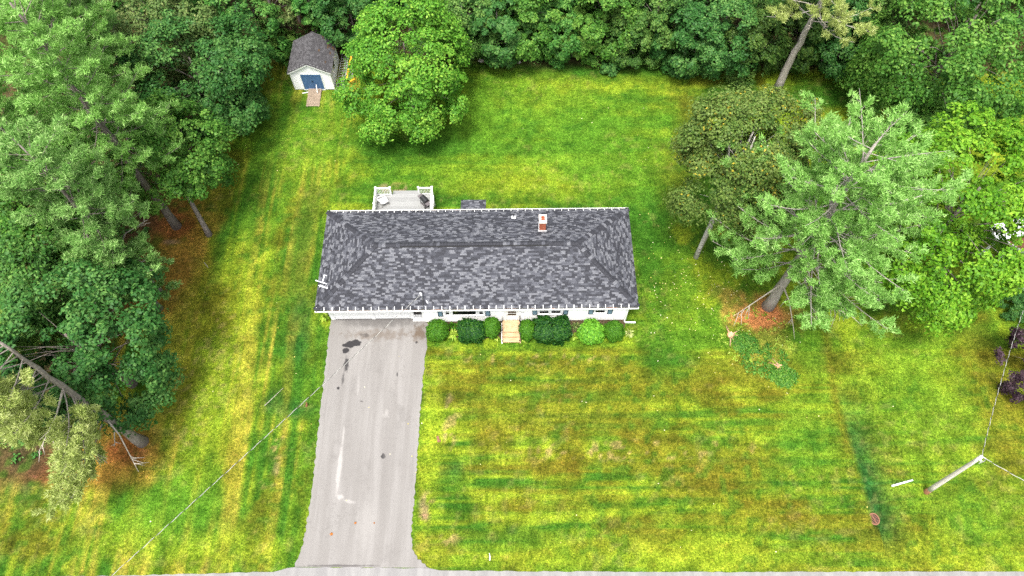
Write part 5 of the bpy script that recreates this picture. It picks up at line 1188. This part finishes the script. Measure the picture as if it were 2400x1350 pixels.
# planting bed and shrubs along the house front
yb = 22.38
b = MB(); b.prism(wobble([(-6.2, 22.5), (-6.2, 21.25), (-2.0, 21.1), (2.0, 21.1), (5.6, 21.15), (7.6, 21.4), (8.4, 22.0), (8.5, 22.6)], .3, .06, 8), -.05, .034); tag(b.build('planting_bed', MULCH), kind='structure')
def shrub(name, label, u, v, hc, a, ay, bz, m, seed, leaf=.095, nl=22, lf=66, cl=9, lobe=.24, boxy=0.0, stems=True):
    p0 = P(u, v, hc); t = thing(name, label, 'shrub', (p0[0], p0[1], 0), HOUSE_YAW, 'shrubs along the house front')
    rng = np.random.default_rng(seed); N = nl * cl * lf
    d = unit(N, rng)
    if boxy: e = 2 / (1 + boxy); d = np.sign(d) * np.abs(d) ** (1 / (1 + boxy)); d /= (np.abs(d) ** (2 + 2 * boxy)).sum(1, keepdims=True) ** (1 / (2 + 2 * boxy))
    lump = fbm(d[:, 0] * 3.2 + d[:, 2] * 2.1 + seed, d[:, 1] * 3.2 + d[:, 2] * 1.3, seed % 7, 3)
    lump2 = fbm(d[:, 0] * 7.5 + d[:, 2] * 5 + seed, d[:, 1] * 7.5 - d[:, 2] * 4, seed % 5, 2); big_ = fbm(d[:, 0] * 1.3 + seed * .7, d[:, 1] * 1.3 + d[:, 2], seed % 11, 2)
    rr = (.50 + .34 * lump + .36 * lump2 + .26 * big_) * (1 - .30 * rng.random(N) ** 2)
    p = d * np.array([a, ay, bz]) * rr[:, None]; nr = d / np.array([a, ay, bz]) + np.array([0, 0, .5]) + rng.normal(size=(N, 3)) * .55
    ti = .5 + rng.normal(size=N) * .24
    p[:, 2] += hc; k = p[:, 2] > .05; obj('foliage', leaf_mesh('foliage', p[k], nr[k], (rng.uniform(.7, 1.3, N) * leaf)[k], ti[k], m, rng=rng), t)
    b = MB()
    for j in range(6): an = j * 1.05; b.tube([(.05 * math.cos(an), .05 * math.sin(an), -.1), (a * .5 * math.cos(an), ay * .5 * math.sin(an), hc * .9), (a * .7 * math.cos(an), ay * .7 * math.sin(an), hc + bz * .4)], [.03, .02, .01], 5)
    b.build('stems', BARKR, t); return t
shrub('round_shrub', 'round clipped green shrub at the corner of the driveway', 1026, 775, .78, .80, .78, .90, G['shrub'], 401)
shrub('round_shrub', 'round green shrub just left of the front steps', 1152, 767, .88, .62, .74, 1.0, G['shrub'], 402)
shrub('round_shrub', 'round green shrub just right of the front steps', 1235, 774, .75, .60, .74, .88, G['shrub'], 403)
shrub('round_shrub', 'pointed round shrub, farthest right along the house front', 1439, 776, .75, .74, .74, .92, G['shrub'], 404)
shrub('dark_shrub', 'dark green shrub between the two round ones left of the steps', 1106, 776, .75, 1.02, .82, .86, G['yew'], 405, leaf=.13, boxy=.35)
shrub('dark_shrub', 'large square-cut dark green shrub right of the steps', 1293, 773, .80, 1.34, .90, .95, G['yew'], 426, leaf=.13, nl=30, boxy=.6)
shrub('leafy_shrub', 'loose light green leafy shrub beside the pointed round one', 1387, 779, .70, 1.0, .88, .86, G['spirea'], 407, leaf=.18, nl=18, lf=30)
def clump(name, label, u, v, r0, h, m, seed, n=46, wd=.05):
    p0 = P(u, v, h * .3); rng = np.random.default_rng(seed); V = []; T = []
    for i in range(n):
        an = rng.uniform(0, 6.28); e = rng.uniform(.35, 1); d = np.array([math.cos(an), math.sin(an), 0]); sd_ = np.array([-d[1], d[0], 0]) * wd
        q0, q1, q2 = d * .05, d * r0 * .55 * e + [0, 0, h * rng.uniform(.7, 1.1)], d * r0 * e + [0, 0, h * rng.uniform(.35, .8)]
        V += [q0 - sd_ * .4, q0 + sd_ * .4, q1 + sd_, q1 - sd_, q1 - sd_, q1 + sd_, q2 + sd_ * .2, q2 - sd_ * .2]; T += [rng.random()] * 8
    t = thing(name, label, 'plant', (p0[0], p0[1], 0)); obj('leaves', faces_mesh('leaves', np.array(V), 4, np.array(T), m), t)
    b = MB(); b.tube([(0, 0, -.05), (0, 0, .1)], [.05, .04], 6); b.build('root_crown', BARKR, t)
clump('lime_plant', 'lime yellow leafy plant between the driveway corner shrub and a dark shrub', 1063, 786, .55, .40, G['lime'], 411, 90)
clump('lime_plant', 'lime yellow leafy plant between the square-cut dark shrub and the leafy shrub', 1346, 790, .38, .35, G['lime'], 412, 60)
clump('lime_plant', 'small lime plant at the left foot of the front steps', 1164, 794, .30, .25, G['lime'], 413, 34)
clump('lime_plant', 'small lime plant at the right foot of the front steps', 1229, 797, .28, .2, G['lime'], 414, 26)
clump('dry_grass_tuft', 'straw coloured grass tuft right of the pointed round shrub', 1474, 782, .45, .35, G['piney'], 415, 60, .03)
clump('broad_leaf_plant', 'broad leaved yellow-green plant at the left garage corner', 764, 746, .55, .55, G['lime'], 416, 26, .10)
clump('broad_leaf_plant', 'dark leafy filler plant behind the lime plant left of the steps', 1062, 766, .45, .35, G['shrub'], 417, 60, .05)
clump('broad_leaf_plant', 'brownish leafy plant under the wall right of the square-cut dark shrub', 1350, 766, .45, .35, G['olive'], 418, 60, .04)
